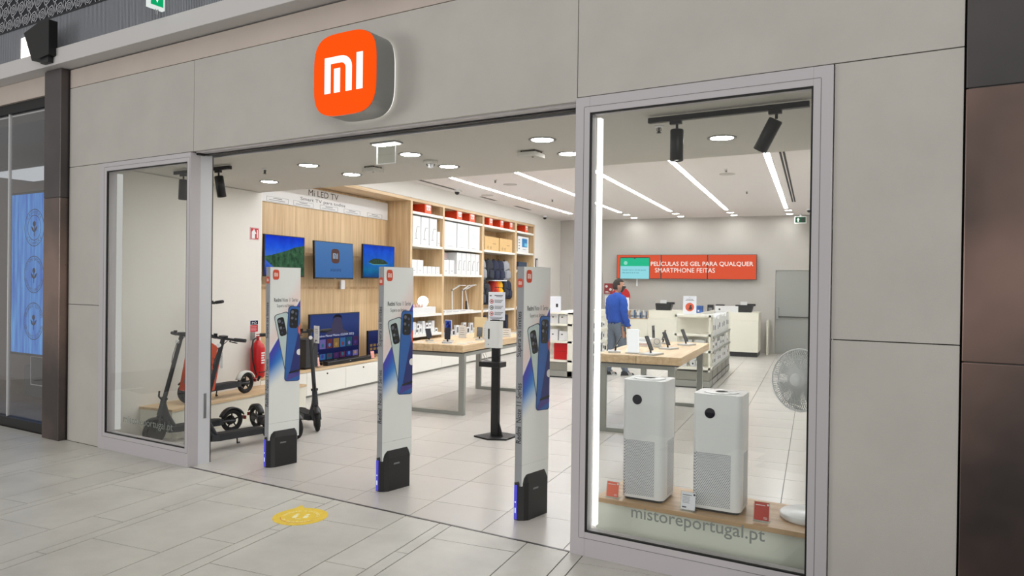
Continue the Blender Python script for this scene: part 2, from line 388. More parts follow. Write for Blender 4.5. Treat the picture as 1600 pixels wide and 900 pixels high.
# windows
def window(name, s0, s1, z1, g0, g1, gz0, gz1, label, glow=1.0):
    fr = MB(); F0, F1 = 3.93, 4.03
    fr.box(s0, g0, F0, F1, 0, z1); fr.box(g1, s1, F0, F1, 0, z1); fr.box(g0, g1, F0, F1, 0, gz0); fr.box(g0, g1, F0, F1, gz1, z1)
    w = struct(name, fr, M_frame, A, label=label, bevel=.002)
    q = .0035; gr = MB(); d = .035
    for a, b in ((s0+d, g0-d),): pass
    gr.box(g0-d-q, g0-d, F0-.0004, F0+.01, gz0-d, gz1+d); gr.box(g1+d, g1+d+q, F0-.0004, F0+.01, gz0-d, gz1+d)
    gr.box(g0-d, g1+d, F0-.0004, F0+.01, gz0-d-q, gz0-d); gr.box(g0-d, g1+d, F0-.0004, F0+.01, gz1+d, gz1+d+q)
    gr.build('frame_groove', mat('groove_grey', (120, 116, 118), .6), w)
    k = MB(); t = .009
    k.box(g0, g0+t, F0+.004, F0+.02, gz0, gz1); k.box(g1-t, g1, F0+.004, F0+.02, gz0, gz1); k.box(g0, g1, F0+.004, F0+.02, gz0, gz0+t); k.box(g0, g1, F0+.004, F0+.02, gz1-t, gz1)
    k.build('gasket', M_gasket, w)
    MB().box(g0, g1, 3.958, 3.966, gz0, gz1).build('pane', M_glass, w)
    k = MB(); k.box(g1-.02, g1, F1, 4.12, gz0, gz1); k.build('inner_reveal', M_whitep, w); MB().box(g0+.004, g0+.026, F1, 4.075, gz0+.012, gz1-.012).build('glow_strip', mat('reveal_glow_%.0f' % (10*glow), (255, 254, 250), emit=glow), w)  # emissive strip added to paint the brightly lit reveal at the pane's left edge
    return w
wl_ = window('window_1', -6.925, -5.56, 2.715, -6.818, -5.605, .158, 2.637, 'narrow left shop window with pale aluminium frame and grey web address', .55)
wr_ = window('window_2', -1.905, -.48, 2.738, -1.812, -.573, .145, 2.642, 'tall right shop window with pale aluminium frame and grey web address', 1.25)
text('mistoreportugal.pt', (-6.18, 3.957, .305), width=.74, face='-y', m=M_letter_g, parent=wl_)
text('mistoreportugal.pt', (-1.155, 3.957, .300), width=.745, face='-y', m=M_letter_g, parent=wr_, bold=.006)
po = MB().box(-5.605, -5.565, 4.03, 4.15, 0, 2.72)
po_ = struct('trim_4', po, M_frame_w, A, label='pale side face of the left entrance post')
MB().box(-5.5655, -5.562, 4.085, 4.112, .40, .62).build('lock_plate', M_chrome, po_)
struct('trim_5', MB().box(-5.60, -5.57, 4.152, 4.165, 0, 2.72), M_dgrey, A, label='dark vertical door channel behind the left post')
# bronze columns
def column(s0, s1, n0, n1, seams, z1, label, m, top, holes=False):
    t = thing('column', label, 'column', W(0, 0), A)
    zs = [0]+seams+[z1]
    for a, b in zip(zs[:-1], zs[1:]): MB().box(s0, s1, n0, n1, a+.0015, b-.0015).build('sheet', top if b == z1 else m, t, .004)
    MB().box(s0+.01, s1-.01, n0+.006, n1, 0, z1).build('core', M_dgrey, t)
    if holes:
        h = MB()
        for z in (2.35, 1.75, 1.1, .5): h.add([(s1+.0005, n0+.06+.004*math.cos(a*PI/4), z+.004*math.sin(a*PI/4)) for a in range(8)], [tuple(range(8))])
        h.build('rivet', M_gasket, t)
    return t
column(-7.82, -7.515, 3.87, 4.02, [2.42], 3.695, 'narrow bronzed metal column between the two shops', M_brown, brushed('steel_sheet', (84, 80, 80), (108, 102, 102), .36, .7), True)
column(.084, 1.6, 3.935, 4.4, [1.285, 2.545], 4.2, 'wide brown metal column at the right picture edge', brushed('bronze_sheet_dark', (84, 76, 74), (150, 124, 114), .32, .7), brushed('steel_sheet_dark', (70, 68, 70), (92, 88, 88), .34, .7))

# ---- bulkhead, slats and fretwork above the mall walkway ------------------------------
bk = struct('trim_6', MB().box(-13, 3, 3.79, 4.1, 3.702, 3.858), M_fasc, A, label='grey painted bulkhead running above the shop fronts', bevel=.003)
sl = MB()
for i in range(620): s = -13+i*.022; sl.box(s, s+.010, 3.945, 3.965, 3.858, 4.275)
sp = struct('trim_7', MB().box(-13, 3, 3.966, 4.0, 3.858, 4.29).box(-13, 3, 3.94, 3.966, 4.268, 4.285), mat('slat_back', (38, 40, 44), .7), A, label='dark backing panel of the ribbed strip above the bulkhead')
o = sl.build('ribs', mat('rib_grey', (150, 153, 160), .5), sp); o['kind'] = 'stuff'
# fretwork: repeated motif of interlocking rings and polygons
lt = struct('trim_8', MB().box(-13, -4, 3.985, 4.02, 4.285, 5.4), mat('fret_back', (24, 27, 38), .7), A, label='dark ceiling screen covered in pale interlaced fretwork')
fw = MB(); M_fret = mat('fret_pale', (188, 190, 196), .5)
def strokes(pts, w, closed=True):
    n = len(pts)
    for i in range(n if closed else n-1):
        (x0, z0), (x1, z1) = pts[i], pts[(i+1) % n]; dx, dz = x1-x0, z1-z0; L = math.hypot(dx, dz) or 1; ux, uz = -dz/L*w/2, dx/L*w/2
        fw.add([(x0+ux, 3.978, z0+uz), (x0-ux, 3.978, z0-uz), (x1-ux, 3.978, z1-uz), (x1+ux, 3.978, z1+uz)], [(0, 1, 2, 3)], M_fret)
for r in range(6):
    for q in range(34):
        cx = -11.5+q*.17+(r % 2)*.085; cz = 4.36+r*.15
        strokes([(cx+.034*math.cos(a*PI/4), cz+.034*math.sin(a*PI/4)) for a in range(8)], .009)
        strokes([(cx+.014*math.cos(a*PI/3), cz+.018*math.sin(a*PI/3)) for a in range(6)], .006)
        strokes([(cx+.062*math.cos(a*PI/4+.39)*(1.1 if a % 2 else .86), cz+.062*math.sin(a*PI/4+.39)*(1.1 if a % 2 else .9)) for a in range(8)], .010)
        strokes([(cx+.085, cz-.02), (cx+.06, cz+.045), (cx+.085, cz+.085), (cx+.11, cz+.045)], .008)
o = fw.build('fretwork', None, lt); o['kind'] = 'stuff'
for s0 in (-7.62,):
    t = thing('loudspeaker', 'black wedge-shaped loudspeaker mounted on the bulkhead top left', 'loudspeaker', W(-7.62, 3.78, 3.72), A)
    MB().plate([(-.30, .34), (-.02, .40), (.17, .40), (.17, .06), (-.10, .04), (-.14, .04)], -.06, .02).build('cabinet', M_blackm, t, .008)
    MB().box(-.02, .12, -.04, .01, .0, .06).build('bracket', M_black, t)
tag(MB().box(-8.42, -8.08, 3.93, 3.944, 3.86, 4.15).build('lit_gap_sheet', M_glow), 'small glowing white sheet standing for the lit gap behind the black loudspeaker', 'panel').rotation_euler = (0, 0, A)  # emissive sheet stands in for light showing through a gap in the slats
t = thing('exit_sign', 'green illuminated exit sign hanging at the bulkhead, top edge', 'exit sign', W(-5.70, 3.685, 3.885), A)
MB().box(-.022, .022, -.072, .072, 0, .30).build('housing', mat('sign_white', (236, 244, 240), .4, emit=.9), t, .003)
k = MB(); k.box(-.0235, .0235, -.056, .056, .022, .28); k.build('green_face', mat('exit_green', (16, 176, 110), emit=.9), t)
k = MB(); k.plate_x([(-.034, .16), (0, .05), (.034, .16), (.014, .16), (.014, .25), (-.014, .25), (-.014, .16)], .0236, .0242)
k.plate_x([(-.034, .16), (0, .05), (.034, .16), (.014, .16), (.014, .25), (-.014, .25), (-.014, .16)], -.0242, -.0236)
k.build('white_arrow', M_glow, t)
MB().cyl((0, .02, -.04), (0, .02, 0), .008).cyl((0, -.0, -.04), (0, -.0, 0), .004).build('hanger', M_chrome, t)

# ---- shop sign ---------------------------------------------------------------------
t = thing('shop_sign', 'glowing orange rounded-square shop sign with white letters above the entrance', 'sign', W(-3.60, 3.95, 3.07), A)
R = FACE['-y'].to_4x4()
MB().prism(superell(.578, .578, 3.7, 64), .02, .205, None, R, True).build('metal_rim', mat('rim_steel', (150, 152, 150), .35, .5), t)
MB().prism(superell(.562, .562, 3.7, 64), .004, .02, None, R).build('back_glow', mat('rim_glow', (255, 252, 246), emit=1.2), t)
MB().prism(superell(.572, .572, 3.7, 64), .205, .222, None, R).build('orange_face', mat('sign_orange', (255, 84, 6), emit=1.0), t)
for p in mi_shapes():
    MB().prism([(x*.355, y*.30) for x, y in p], .222, .226, None, R).build('letter_stroke', mat('sign_letter', (255, 252, 246), emit=1.3), t)

# ================================================================ CEILING FIXTURES
def downlight(loc, label, r=.095, rz=0, group='round ceiling downlights'):
    t = thing('ceiling_lamp', label, 'ceiling light', loc, rz, group)
    MB().lathe([(r*.86, -.001), (r*1.12, -.001), (r*1.12, -.006), (r*1.0, -.008), (r*.86, -.004)], 28, mat('lamp_ring', (150, 150, 146), .4)).build('trim_ring', None, t)
    MB().lathe([(r*.9, -.0045), (r*.9, -.0025)], 28).build('diffuser', M_led, t); return t
SZ = 2.725
for s, n, lb in ((-2.64, 4.87, 'round downlight at the right end of the front row over the entrance'), (-2.72, 5.5, 'round downlight of the rear row half cut by the right window frame'),
    (-3.957, 4.915, 'round downlight right of the hanging emergency light'), (-4.035, 5.59, 'round downlight just behind the ceiling smoke detector'),
    (-5.205, 4.936, 'round downlight at the left end of the front row over the entrance'), (-5.235, 5.556, 'round downlight of the rear row left of the small ceiling box'),
    (-6.46, 5.55, 'round downlight nearest the left side wall, below the ceiling sprinkler'), (-1.42, 5.416, 'round downlight between the two black spotlights of the right window')):
    downlight(W(s, n, SZ), lb)
CZ = 3.36
strips = [(-5.55, 'leftmost'), (-4.31, 'second from the left'), (-3.12, 'third from the left'), (-1.86, 'fourth from the left, below the left window spotlight'), (-.60, 'rightmost')]
for x, w in strips:
    t = thing('light_line', f'recessed ceiling light line, {w}', 'ceiling light', (x, 0, CZ), 0, 'recessed ceiling light lines')
    MB().box(-.046, .046, 7.1, 17.0, -.006, 0).build('trim_ring', M_ceil, t); MB().box(-.036, .036, 7.12, 16.98, -.009, -.004).build('diffuser', M_strip, t)
for x, y in ((-4.31, 17.6), (-4.31, 18.4), (-3.11, 17.6), (-3.11, 18.35), (-1.85, 17.65), (-1.83, 18.35), (-.57, 17.5), (-.565, 18.35)):
    side = {-4: 'leftmost', -3: 'second', -1: 'third', 0: 'rightmost'}[int(x)]
    downlight((x, y, CZ), f'small round downlight near the back wall, {side} pair, {"rear" if y > 18 else "front"} one', .085, group='downlights by the back wall')
def slot(x, y0, y1, label):
    t = thing('air_slot', label, 'vent', (x, 0, CZ), 0)
    MB().box(-.05, .05, y0, y1, -.004, 0).build('frame', M_ceil, t)
    MB().box(-.036, -.008, y0+.03, y1-.03, -.006, -.003).box(.008, .036, y0+.03, y1-.03, -.006, -.003).build('dark_slot', M_gasket, t)
slot(-.41, 9.0, 15.8, 'long twin black air slot beside the rightmost light line')
slot(-6.2, 9.4, 12.3, 'long dark air slot in the ceiling above the oak shelving')
for i, (y0, y1) in enumerate(((13.1, 13.9), (14.9, 15.9))):
    slot(-6.19, y0, y1, 'short grey air slot by the left ceiling edge, ' + ('nearer one' if i == 0 else 'farther one'))
def sprinkler(loc, label):
    t = thing('sprinkler', label, 'sprinkler', loc, 0, 'ceiling sprinklers')
    MB().lathe([(.0, 0), (.032, 0), (.03, -.006), (.012, -.01)], 14, M_whitep).build('flange', None, t)
    k = MB().cyl((0, 0, -.01), (0, 0, -.045), .006, n=8); k.tube([(.012, 0, -.01), (.015, 0, -.03), (0, 0, -.045)], .0025, 5).tube([(-.012, 0, -.01), (-.015, 0, -.03), (0, 0, -.045)], .0025, 5); k.lathe([(.018, -.045), (.018, -.048)], 10)
    k.build('head', M_blackm, t)
for (p, lb) in ((W(-5.78, 4.91, SZ), 'small ceiling sprinkler above the left downlight'), (W(-1.70, 4.83, SZ), 'small ceiling sprinkler left of the upright black spotlight'),
    ((-4.97, 11.1, CZ), 'small sprinkler between the two leftmost light lines, nearer one'), ((-4.98, 14.0, CZ), 'small sprinkler between the two leftmost light lines, farther one'),
    ((-1.23, 11.1, CZ), 'small sprinkler over the round ceiling grille on the right'), ((-1.16, 13.8, CZ), 'small sprinkler in the ceiling left of the rightmost light line')):
    sprinkler(p, lb)
for p, lb in (((-1.27, 11.62, CZ), 'round white ceiling speaker seen through the right window'), ((-4.95, 11.7, CZ), 'round white ceiling speaker between the left light lines'), ((-5.99, 13.0, CZ), 'round white ceiling speaker near the shelving wall')):
    t = thing('ceiling_speaker', lb, 'speaker', p, 0, 'round ceiling speakers')
    MB().lathe([(.12, 0), (.12, -.005), (.105, -.008), (0, -.006)], 28, mat('speaker_grey', (196, 190, 186), .7)).build('grille', None, t)
t = thing('smoke_detector', 'white conical smoke detector on the lower ceiling band', 'smoke detector', W(-4.006, 5.27, SZ), 0)
MB().lathe([(.066, 0), (.066, -.018), (.058, -.028), (.05, -.03)], 28, M_soffit).build('base', None, t)
k = MB().lathe([(.036, -.03), (.03, -.058), (.012, -.066), (0, -.066)], 20, M_whitep); k.build('sensor_head', None, t)
for i in range(6):
    a = i*PI/3; MB().cyl((.042*math.cos(a), .042*math.sin(a), -.03), (.026*math.cos(a), .026*math.sin(a), -.058), .003, n=6).build('rib', M_dark, t)
for s, n, lb, w in ((-4.72, 5.30, 'flat grey square box under the ceiling, left of the smoke detector', .15), (-2.96, 5.27, 'flat white square box under the ceiling, near the right frame', .17)):
    t = thing('ceiling_box', lb, 'sensor', W(s, n, SZ), A)
    MB().box(-w/2, w/2, -w/2, w/2, -.052, -.014).build('housing', M_soffit, t, .004)
    k = MB(); [k.cyl((x*w*.36, y*w*.36, -.016), (x*w*.36, y*w*.36, 0), .006, n=8) for x in (-1, 1) for y in (-1, 1)]; k.build('spacer', M_dark, t)
    MB().lathe([(.009, -.053), (.009, -.056)], 10, M_dark, Matrix.Translation((w*.2, -w*.2, 0))).build('lens', None, t)
t = thing('emergency_light', 'hanging clear acrylic emergency light panel under a lit ceiling recess', 'emergency light', W(-3.80, 4.42, SZ), A)
MB().box(-.13, .13, -.05, .05, -.012, 0).build('recess_frame', M_chrome, t, .003)
MB().box(-.115, .115, -.038, .038, -.018, -.012).build('lit_strip', M_glow, t)
MB().box(-.095, .095, -.004, .004, -.165, -.018).build('acrylic_panel', M_acry, t)
k = MB(); k.box(-.097, -.093, -.006, .006, -.165, -.018).box(.093, .097, -.006, .006, -.165, -.018).box(-.097, .097, -.006, .006, -.169, -.165); k.build('edge', M_whitep, t)
for i in range(5): MB().box(-.07+i*.03, -.058+i*.03, -.03, .03, -.021, -.018).build('prism', M_led, t)
for p, lb in (((-6.17, 12.05, CZ), 'small dark dome camera above the orange boxes'), ((-6.35, 17.3, CZ), 'small dark dome camera in the far left ceiling corner'), ((-.13, 17.2, CZ), 'small dark dome camera at the far right ceiling edge')):
    t = thing('security_camera', lb, 'camera', p, 0, 'ceiling dome cameras')
    MB().lathe([(.06, 0), (.06, -.03), (.05, -.045)], 20, M_whitep).build('mount', None, t); MB().lathe([(.045, -.045), (.04, -.075), (.02, -.092), (0, -.096)], 16, M_black).build('dome', None, t)

# ---- track spotlights ----------------------------------------------------------------
def track(label, s0, s1, n, heads, z=2.712):
    t = thing('light_track', label, 'track light', W(s0, n, z), A)
    MB().box(0, s1-s0, -.018, .018, -.034, 0).build('rail', M_blackm, t, .002)
    for ds, tiltx, tilty, zdrop, lit in heads:
        MB().box(ds-.045, ds+.03, -.016, .016, -.056, -.034).cyl((ds, 0, -.056), (ds, 0, -.085), .009, n=10).build('adapter', M_blackm, t, .002)
        h = bpy.data.objects.new('spotlight_head', None); C.objects.link(h); h.parent = t; h.location = (ds, 0, -.085); h.rotation_euler = (tiltx, tilty, 0)
        MB().lathe([(0, -.005), (.038, -.005), (.042, -.01), (.042, -.205), (.037, -.207), (.034, -.19)], 26, M_blackm).build('barrel', None, h)
        MB().lathe([(0, -.196), (.035, -.196)], 24, M_glow).build('lamp_lens', None, h)
    return t
track('black ceiling track with two spotlights inside the right window', -1.665, -.68, 4.53, ((.19, 0, 0, 0, 1), (.80, .15, .52, 0, 1)))
track('short black ceiling track with two spotlights behind the left post', -6.70, -5.85, 4.56, ((.14, 0, .05, 0, 1), (.68, .1, -.12, 0, 1)))

# ================================================================ NEIGHBOURING SHOP, far left
ns = thing('neighbour_shopfront', 'dark neighbouring shop front with glass pane at the left picture edge', 'shop front', W(0, 0), A)
k = MB(); k.box(-12, -7.82, 3.98, 4.05, 3.40, 3.50); k.build('dark_header', M_gasket, ns)
MB().box(-12, -7.82, 3.95, 4.05, 3.50, 3.70).build('stone_band', M_beige, ns)
MB().box(-12, -7.82, 3.96, 4.06, 0, .10).build('black_plinth', M_black, ns)
MB().box(-12, -7.82, 4.0, 4.01, .10, 3.40).build('pane', glass_mat('dark_glass', (.92, .92, .93), 1.8), ns)
MB().box(-8.80, -8.79, 3.99, 4.02, .10, 3.40).build('glass_joint', M_whitep, ns)
M_nw = mat('neighbour_grey', (112, 104, 98), .5, 0, .05, 2)
struct('wall_back', MB().box(-13, -7.75, 5.7, 5.8, 0, 3.29).box(-7.85, -7.75, 4.02, 5.7, 0, 3.29), M_nw, A, label='grey brown inner walls of the neighbouring shop')
struct('floor', MB().box(-13, -7.86, 4.02, 5.69, -.05, .06), mat('neighbour_floor', (126, 108, 94), .5, 0, .08, 3), A, label='brown raised display floor inside the neighbouring shop')
struct('ceiling', MB().box(-13, -7.86, 4.06, 5.8, 3.3, 3.39), mat('neighbour_ceiling', (74, 70, 68), .8), A, label='dark ceiling of the neighbouring shop')
for z0, z1, n0 in ((2.98, 3.00, 4.6), (2.66, 2.68, 5.6)):
    pass
t = thing('lightbox', 'slanting bright white light panels in the neighbouring shop', 'light panel', W(-9.2, 4.9, 0), A, 'light panels of the neighbouring shop')
MB().box(-2.2, 1.4, .0, .6, 3.02, 3.05).build('diffuser', mat('soft_panel', (226, 232, 236), emit=.85), t); MB().box(-2.22, 1.42, -.02, .62, 3.05, 3.09).build('frame', M_black, t)
t = thing('display_cabinet', 'dark grey panelled display counter under the blue screen', 'cabinet', W(-9.7, 4.95, .06), A)
MB().box(-.75, .9, 0, .35, 0, .40).build('body', mat('cab_grey', (92, 90, 88), .5), t)
k = MB(); k.box(-.55, .9, -.01, 0, .17, .52).build('front_panel', mat('cab_dark', (68, 68, 68), .4), t)
k = MB(); k.box(-.56, .9, -.014, 0, .155, .165).box(-.56, .9, -.014, 0, .525, .535).box(-.565, -.555, -.014, 0, .155, .535); k.build('light_edge', M_whitep, t)
t = thing('video_screen', 'tall blue illuminated screen with three round cotton emblems', 'screen', W(-9.93, 4.85, .64), A)
MB().box(-.67, 1.02, 0, .06, -.03, 2.09).build('bezel', M_black, t)
def planks_mat():
    m = mat('blue_boards', (58, 132, 214), emit=1.1); nt = m.node_tree; b = nt.nodes['Principled BSDF']; N = nt.nodes.new; L = nt.links.new
    tc = N('ShaderNodeTexCoord'); mp = N('ShaderNodeMapping'); mp.inputs['Scale'].default_value = (5, 1, .5); L(tc.outputs['Object'], mp.inputs[0])
    n = N('ShaderNodeTexNoise'); n.inputs['Scale'].default_value = 3.2; n.inputs['Detail'].default_value = 5; L(mp.outputs[0], n.inputs['Vector'])
    r = N('ShaderNodeValToRGB'); r.color_ramp.elements[0].position = .3; r.color_ramp.elements[1].position = .7
    r.color_ramp.elements[0].color = lin((30, 88, 190)); r.color_ramp.elements[1].color = lin((96, 170, 236)); L(n.outputs['Fac'], r.inputs[0])
    L(r.outputs[0], b.inputs['Emission Color']); return m
M_boards = planks_mat()
for i in range(6): MB().box(-.65+i*.276, -.65+i*.276+.270, -.004, 0, 0, 2.06).build('blue_board', M_boards, t)
M_navy = mat('navy_print', (8, 18, 60), .8, spec=.1)
for j, (w1, w2) in enumerate((('CASHMERE', 'CASHMERE'), ('COTTON ORGANIC', 'HYPOALLERGENIC'), ('ORGANIC COTTON', 'ORGANIC COTTON'))):
    cz = 1.62-j*.60; cx = -.08
    k = MB()
    for rr in (.24, .165):
        if rr < .2 and j: continue
        pts = disc(rr, 40, cx, cz)
        for i in range(40):
            (x0, z0), (x1, z1) = pts[i], pts[(i+1) % 40]; ax, az = x0-cx, z0-cz; f = 1-.009/rr; bx, bz = x1-cx, z1-cz
            k.add([(x0, -.006, z0), (cx+ax*f, -.006, cz+az*f), (cx+bx*f, -.006, cz+bz*f), (x1, -.006, z1)], [(0, 1, 2, 3)])
    # little plant mark
    k.plate([(cx-.006, cz-.11), (cx+.006, cz-.11), (cx+.006, cz+.02), (cx-.006, cz+.02)], -.007, -.005)
    for a in (-1, 1):
        k.plate([(cx, cz-.06), (cx+a*.05, cz-.035), (cx+a*.075, cz+.02), (cx+a*.03, cz)], -.007, -.005)
    k.plate(disc(.034, 12, cx, cz+.05), -.007, -.005)
    k.build('round_emblem', M_navy, t)
    for word, top in ((w1, 1), (w2, -1)):
        n = len(word); span = min(2.6, .25*n)
        for i, ch in enumerate(word):
            if ch == ' ': continue
            f = (i-(n-1)/2)/n*span; a = PI/2-f if top > 0 else -PI/2+f
            text(ch, (cx+.20*math.cos(a), -.0065, cz+.20*math.sin(a)), height=.038, face='-y', m=M_navy, parent=t, rot=(a-PI/2) if top > 0 else (a+PI/2))

# ================================================================ SCOOTER CORNER
bn = thing('display_bench', 'low white bench with oak top along the left side wall', 'bench', (-5.97, 5.42, 0))
MB().box(-.50, -.012, .012, 2.1, 0, .275).build('body', M_cream, bn); MB().box(-.51, 0, 0, 2.1, .275, .30).build('oak_top', M_oakh, bn, .002)
MB().box(-.512, -.50, -.004, .012, .02, .14).build('end_socket', M_dgrey, bn)
k = MB(); k.box(-.505, -.49, .05, .62, .43, .437).box(-.505, -.49, .05, .057, .30, .43).box(-.505, -.49, .613, .62, .30, .43); k.build('back_rail', M_grey, bn)

def make_scooter(label, loc, head, steer, frame, zb=0, tail_white=False, wheel_disc=False, fold=False):
    """local +x is forward, the front axle is above the origin"""
    root = thing('electric_scooter', label, 'scooter', (loc[0], loc[1], zb), math.radians(head), 'electric scooters in the entrance corner')
    def wheel(parent, x, hubm, spokes):
        w = MB().torus((x, 0, .122), .100, .0225, 'y', 36, 10).build('tyre', M_rubber, parent)
        r = MB()
        if spokes:
            r.torus((x, 0, .122), .080, .008, 'y', 30, 6)
            for i in range(5): a = i*2*PI/5+.3; r.cyl((x, 0, .122), (x+.078*math.cos(a), 0, .122+.078*math.sin(a)), .011, .007, 6)
            r.cyl((x, -.03, .122), (x, .03, .122), .03, n=16); r.cyl((x, -.034, .122), (x, -.03, .122), .052, n=20)
        else:
            r.cyl((x, -.03, .122), (x, .03, .122), .082, n=30); r.torus((x, -.03, .122), .06, .006, 'y', 26, 5)
        r.build('wheel_hub', hubm, w); return w
    wheel(root, -.82, M_blackm, True)
    # deck
    d = MB(); d.prism([(-.70, -.055), (-.64, -.078), (-.20, -.078), (-.13, -.045), (-.13, .045), (-.20, .078), (-.64, .078), (-.70, .055)], .10, .155)
    dk = d.build('deck', frame, root, .010, 3)
    MB().prism([(-.66, -.052), (-.62, -.066), (-.22, -.066), (-.18, -.045), (-.18, .045), (-.22, .066), (-.62, .066), (-.66, .052)], .155, .159).build('grip_mat', M_rubber, dk)
    k = MB()
    for s_ in (-1, 1): k.tube([(-.66, s_*.05, .13), (-.74, s_*.052, .13), (-.82, s_*.05, .122)], .013, 8)
    k.build('rear_fork', frame, root)
    # neck rising from deck to head tube
    k = MB(); k.tube([(-.17, 0, .135), (-.12, 0, .17), (-.085, 0, .30), (-.085, 0, .42)], [.034, .036, .030, .028], 12)
    k.tube([(-.20, 0, .13), (-.12, 0, .28), (-.09, 0, .40)], [.030, .024, .022], 10)
    k.build('neck', frame, root)
    # rear mudguard
    def guard(x, a0, a1, r, w, m, parent, name='mudguard'):
        vs = []; fs = []; n = 12
        for i in range(n+1):
            a = a0+(a1-a0)*i/n
            for q, (y, rr) in enumerate(((-w, r-.018), (-w*.8, r), (w*.8, r), (w, r-.018))): vs.append((x+rr*math.cos(a), y, .122+rr*math.sin(a)))
        for i in range(n):
            for q in range(3): fs.append((i*4+q, i*4+q+1, i*4+q+5, i*4+q+4))
        o = MB().add(vs, fs, None, True).build(name, m, parent); s_ = o.modifiers.new('solid', 'SOLIDIFY'); s_.thickness = .004; return o
    gm = mat('pearl_frame', (206, 206, 200), .35) if tail_white else M_black
    gd = guard(-.82, .35, 2.75, .142, .034, gm, root)
    MB().box(-.975, -.955, -.025, .025, .12, .155).build('tail_lamp', mat('tail_red', (120, 20, 18), .3), gd)
    k = MB().cyl((-.46, -.07, .11), (-.50, -.13, .004), .007, n=8).cyl((-.50, -.13, .004), (-.53, -.14, .004), .009, n=8); k.build('kickstand', M_blackm, root)
    # steering assembly turns about the leaning head axis
    ax0 = Vector((-.02, 0, .16)); ax1 = Vector((-.265, 0, 1.06)); ax = (ax1-ax0).normalized()
    Rm = Matrix.Translation(ax0) @ Matrix.Rotation(math.radians(steer), 4, ax) @ Matrix.Translation(-ax0)
    st = bpy.data.objects.new('steering', None); C.objects.link(st); st.parent = root; st.matrix_local = Rm
    fwh = wheel(st, 0, M_black, False)
    k = MB()
    for s_ in (-1, 1): k.tube([(0, s_*.036, .122), (-.025, s_*.036, .22), (-.055, 0, .29)], [.014, .013, .016], 8)
    k.build('fork', frame, st)
    guard(0, .7, 2.6, .142, .030, M_black, st, 'front_mudguard')
    p = lambda f: ax0+(ax1-ax0)*f
    k = MB(); k.tube([p(.13), p(.32)], [.030, .027], 14).tube([p(.30), p(.99)], [.0215, .0205], 14); k.build('stem', frame, st)
    k = MB(); c = p(.31); k.tube([c+Vector((.02, 0, -.02)), c+Vector((.06, 0, .03)), c+Vector((.055, 0, .08))], .009, 6); k.cyl(c+Vector((0, -.036, 0)), c+Vector((0, .036, 0)), .014, n=10); k.build('folding_latch', M_blackm, st)
    b = MB(); t0 = ax1; b.tube([t0+Vector((-.05, -.225, .0)), t0+Vector((-.015, -.12, 0)), t0+Vector((0, 0, 0)), t0+Vector((-.015, .12, 0)), t0+Vector((-.05, .225, 0))], .0125, 10)
    b.build('handlebar', frame, st)
    for s_ in (-1, 1): MB().tube([t0+Vector((-.022, s_*.125, 0)), t0+Vector((-.052, s_*.235, 0))], .0175, 12).build('grip', mat('grip_grey', (52, 52, 54), .8), st)
    MB().prism(rrect(-.034, .03, -.034, .034, .012), 0, .022, None, Matrix.Translation(t0+Vector((0, 0, .006)))).build('display', M_black, st)
    k = MB(); k.tube([t0+Vector((.0, .10, -.01)), t0+Vector((.045, .13, -.012)), t0+Vector((.025, .21, -.02))], .005, 6); k.build('brake_lever', M_blackm, st); MB().cyl(t0+Vector((.01, -.09, .01)), t0+Vector((.01, -.09, .04)), .018, n=12).build('bell', M_blackm, st)
    k = MB(); k.tube([t0+Vector((.03, .09, -.01)), t0+Vector((.09, .05, -.08)), t0+Vector((.10, .01, -.2)), p(.70)+Vector((.03, 0, 0))], .0035, 6); k.build('cable', M_black, st)
    k = MB().cyl(p(.93)+Vector((.02, 0, 0)), p(.93)+Vector((.04, 0, 0)), .02, n=14); k.build('headlamp', M_whitep, st)
    return root
M_graf = mat('graphite_frame', (44, 46, 50), .45, .2)
scA = make_scooter('black scooter behind the left window, front wheel towards the street', (-5.95, 5.19), -106, 8, M_graf)
scB = make_scooter('scooter with pale rear mudguard standing on the oak bench', (-6.12, 5.78), -90, -25, M_graf, .30, True)
scC = make_scooter('dark scooter just inside the entrance post with its deck in view', (-5.28, 5.06), -106, 14, M_graf)
scD = make_scooter('black scooter facing the street between first and second gate', (-4.93, 6.39), -33, -14, M_graf)
scE = make_scooter('black scooter mostly hidden behind the left security gate', (-4.88, 5.98), -20, 0, M_graf)

def hang_tag(loc, rz, label, w=.075, h=.13, face='-y', dark=False):
    t = thing('price_tag', label, 'tag', loc, rz, None)
    MB().box(-w/2, w/2, -.001, .001, -h, 0).build('card', M_carton, t)
    MB().tube([(0, 0, 0), (0, 0, .04)], .001, 5).build('string', M_dark, t)
    k = MB(); [k.box(-w*.35, w*.3-.01*i, -.0016, -.001, -h*.3-.018*i, -h*.3-.018*i+.006) for i in range(3)]; k.build('print', M_grey, t)
hang_tag((-6.12, 6.04, 1.17), A-.2, 'white price tag hanging from the scooter on the bench', .10, .2)
hang_tag((-5.27, 5.36, .93), A-.3, 'white price tag hanging from the scooter by the entrance post', .065, .16)
hang_tag((-5.86, 5.52, 1.0), A, 'small white price tag on the scooter behind the left window', .06, .1)
t = thing('price_card', 'upright white price card on the handlebar of the scooter facing out', 'card', (-5.035, 6.50, .94), -.35)
MB().box(-.05, .05, -.003, .003, 0, .19).build('card', M_carton, t); k = MB(); [k.box(-.036, .03, -.0035, -.003, .15-.02*i, .155-.02*i) for i in range(3)]; k.box(-.02, .02, -.0036, -.003, .02, .035); k.build('print', M_grey, t)
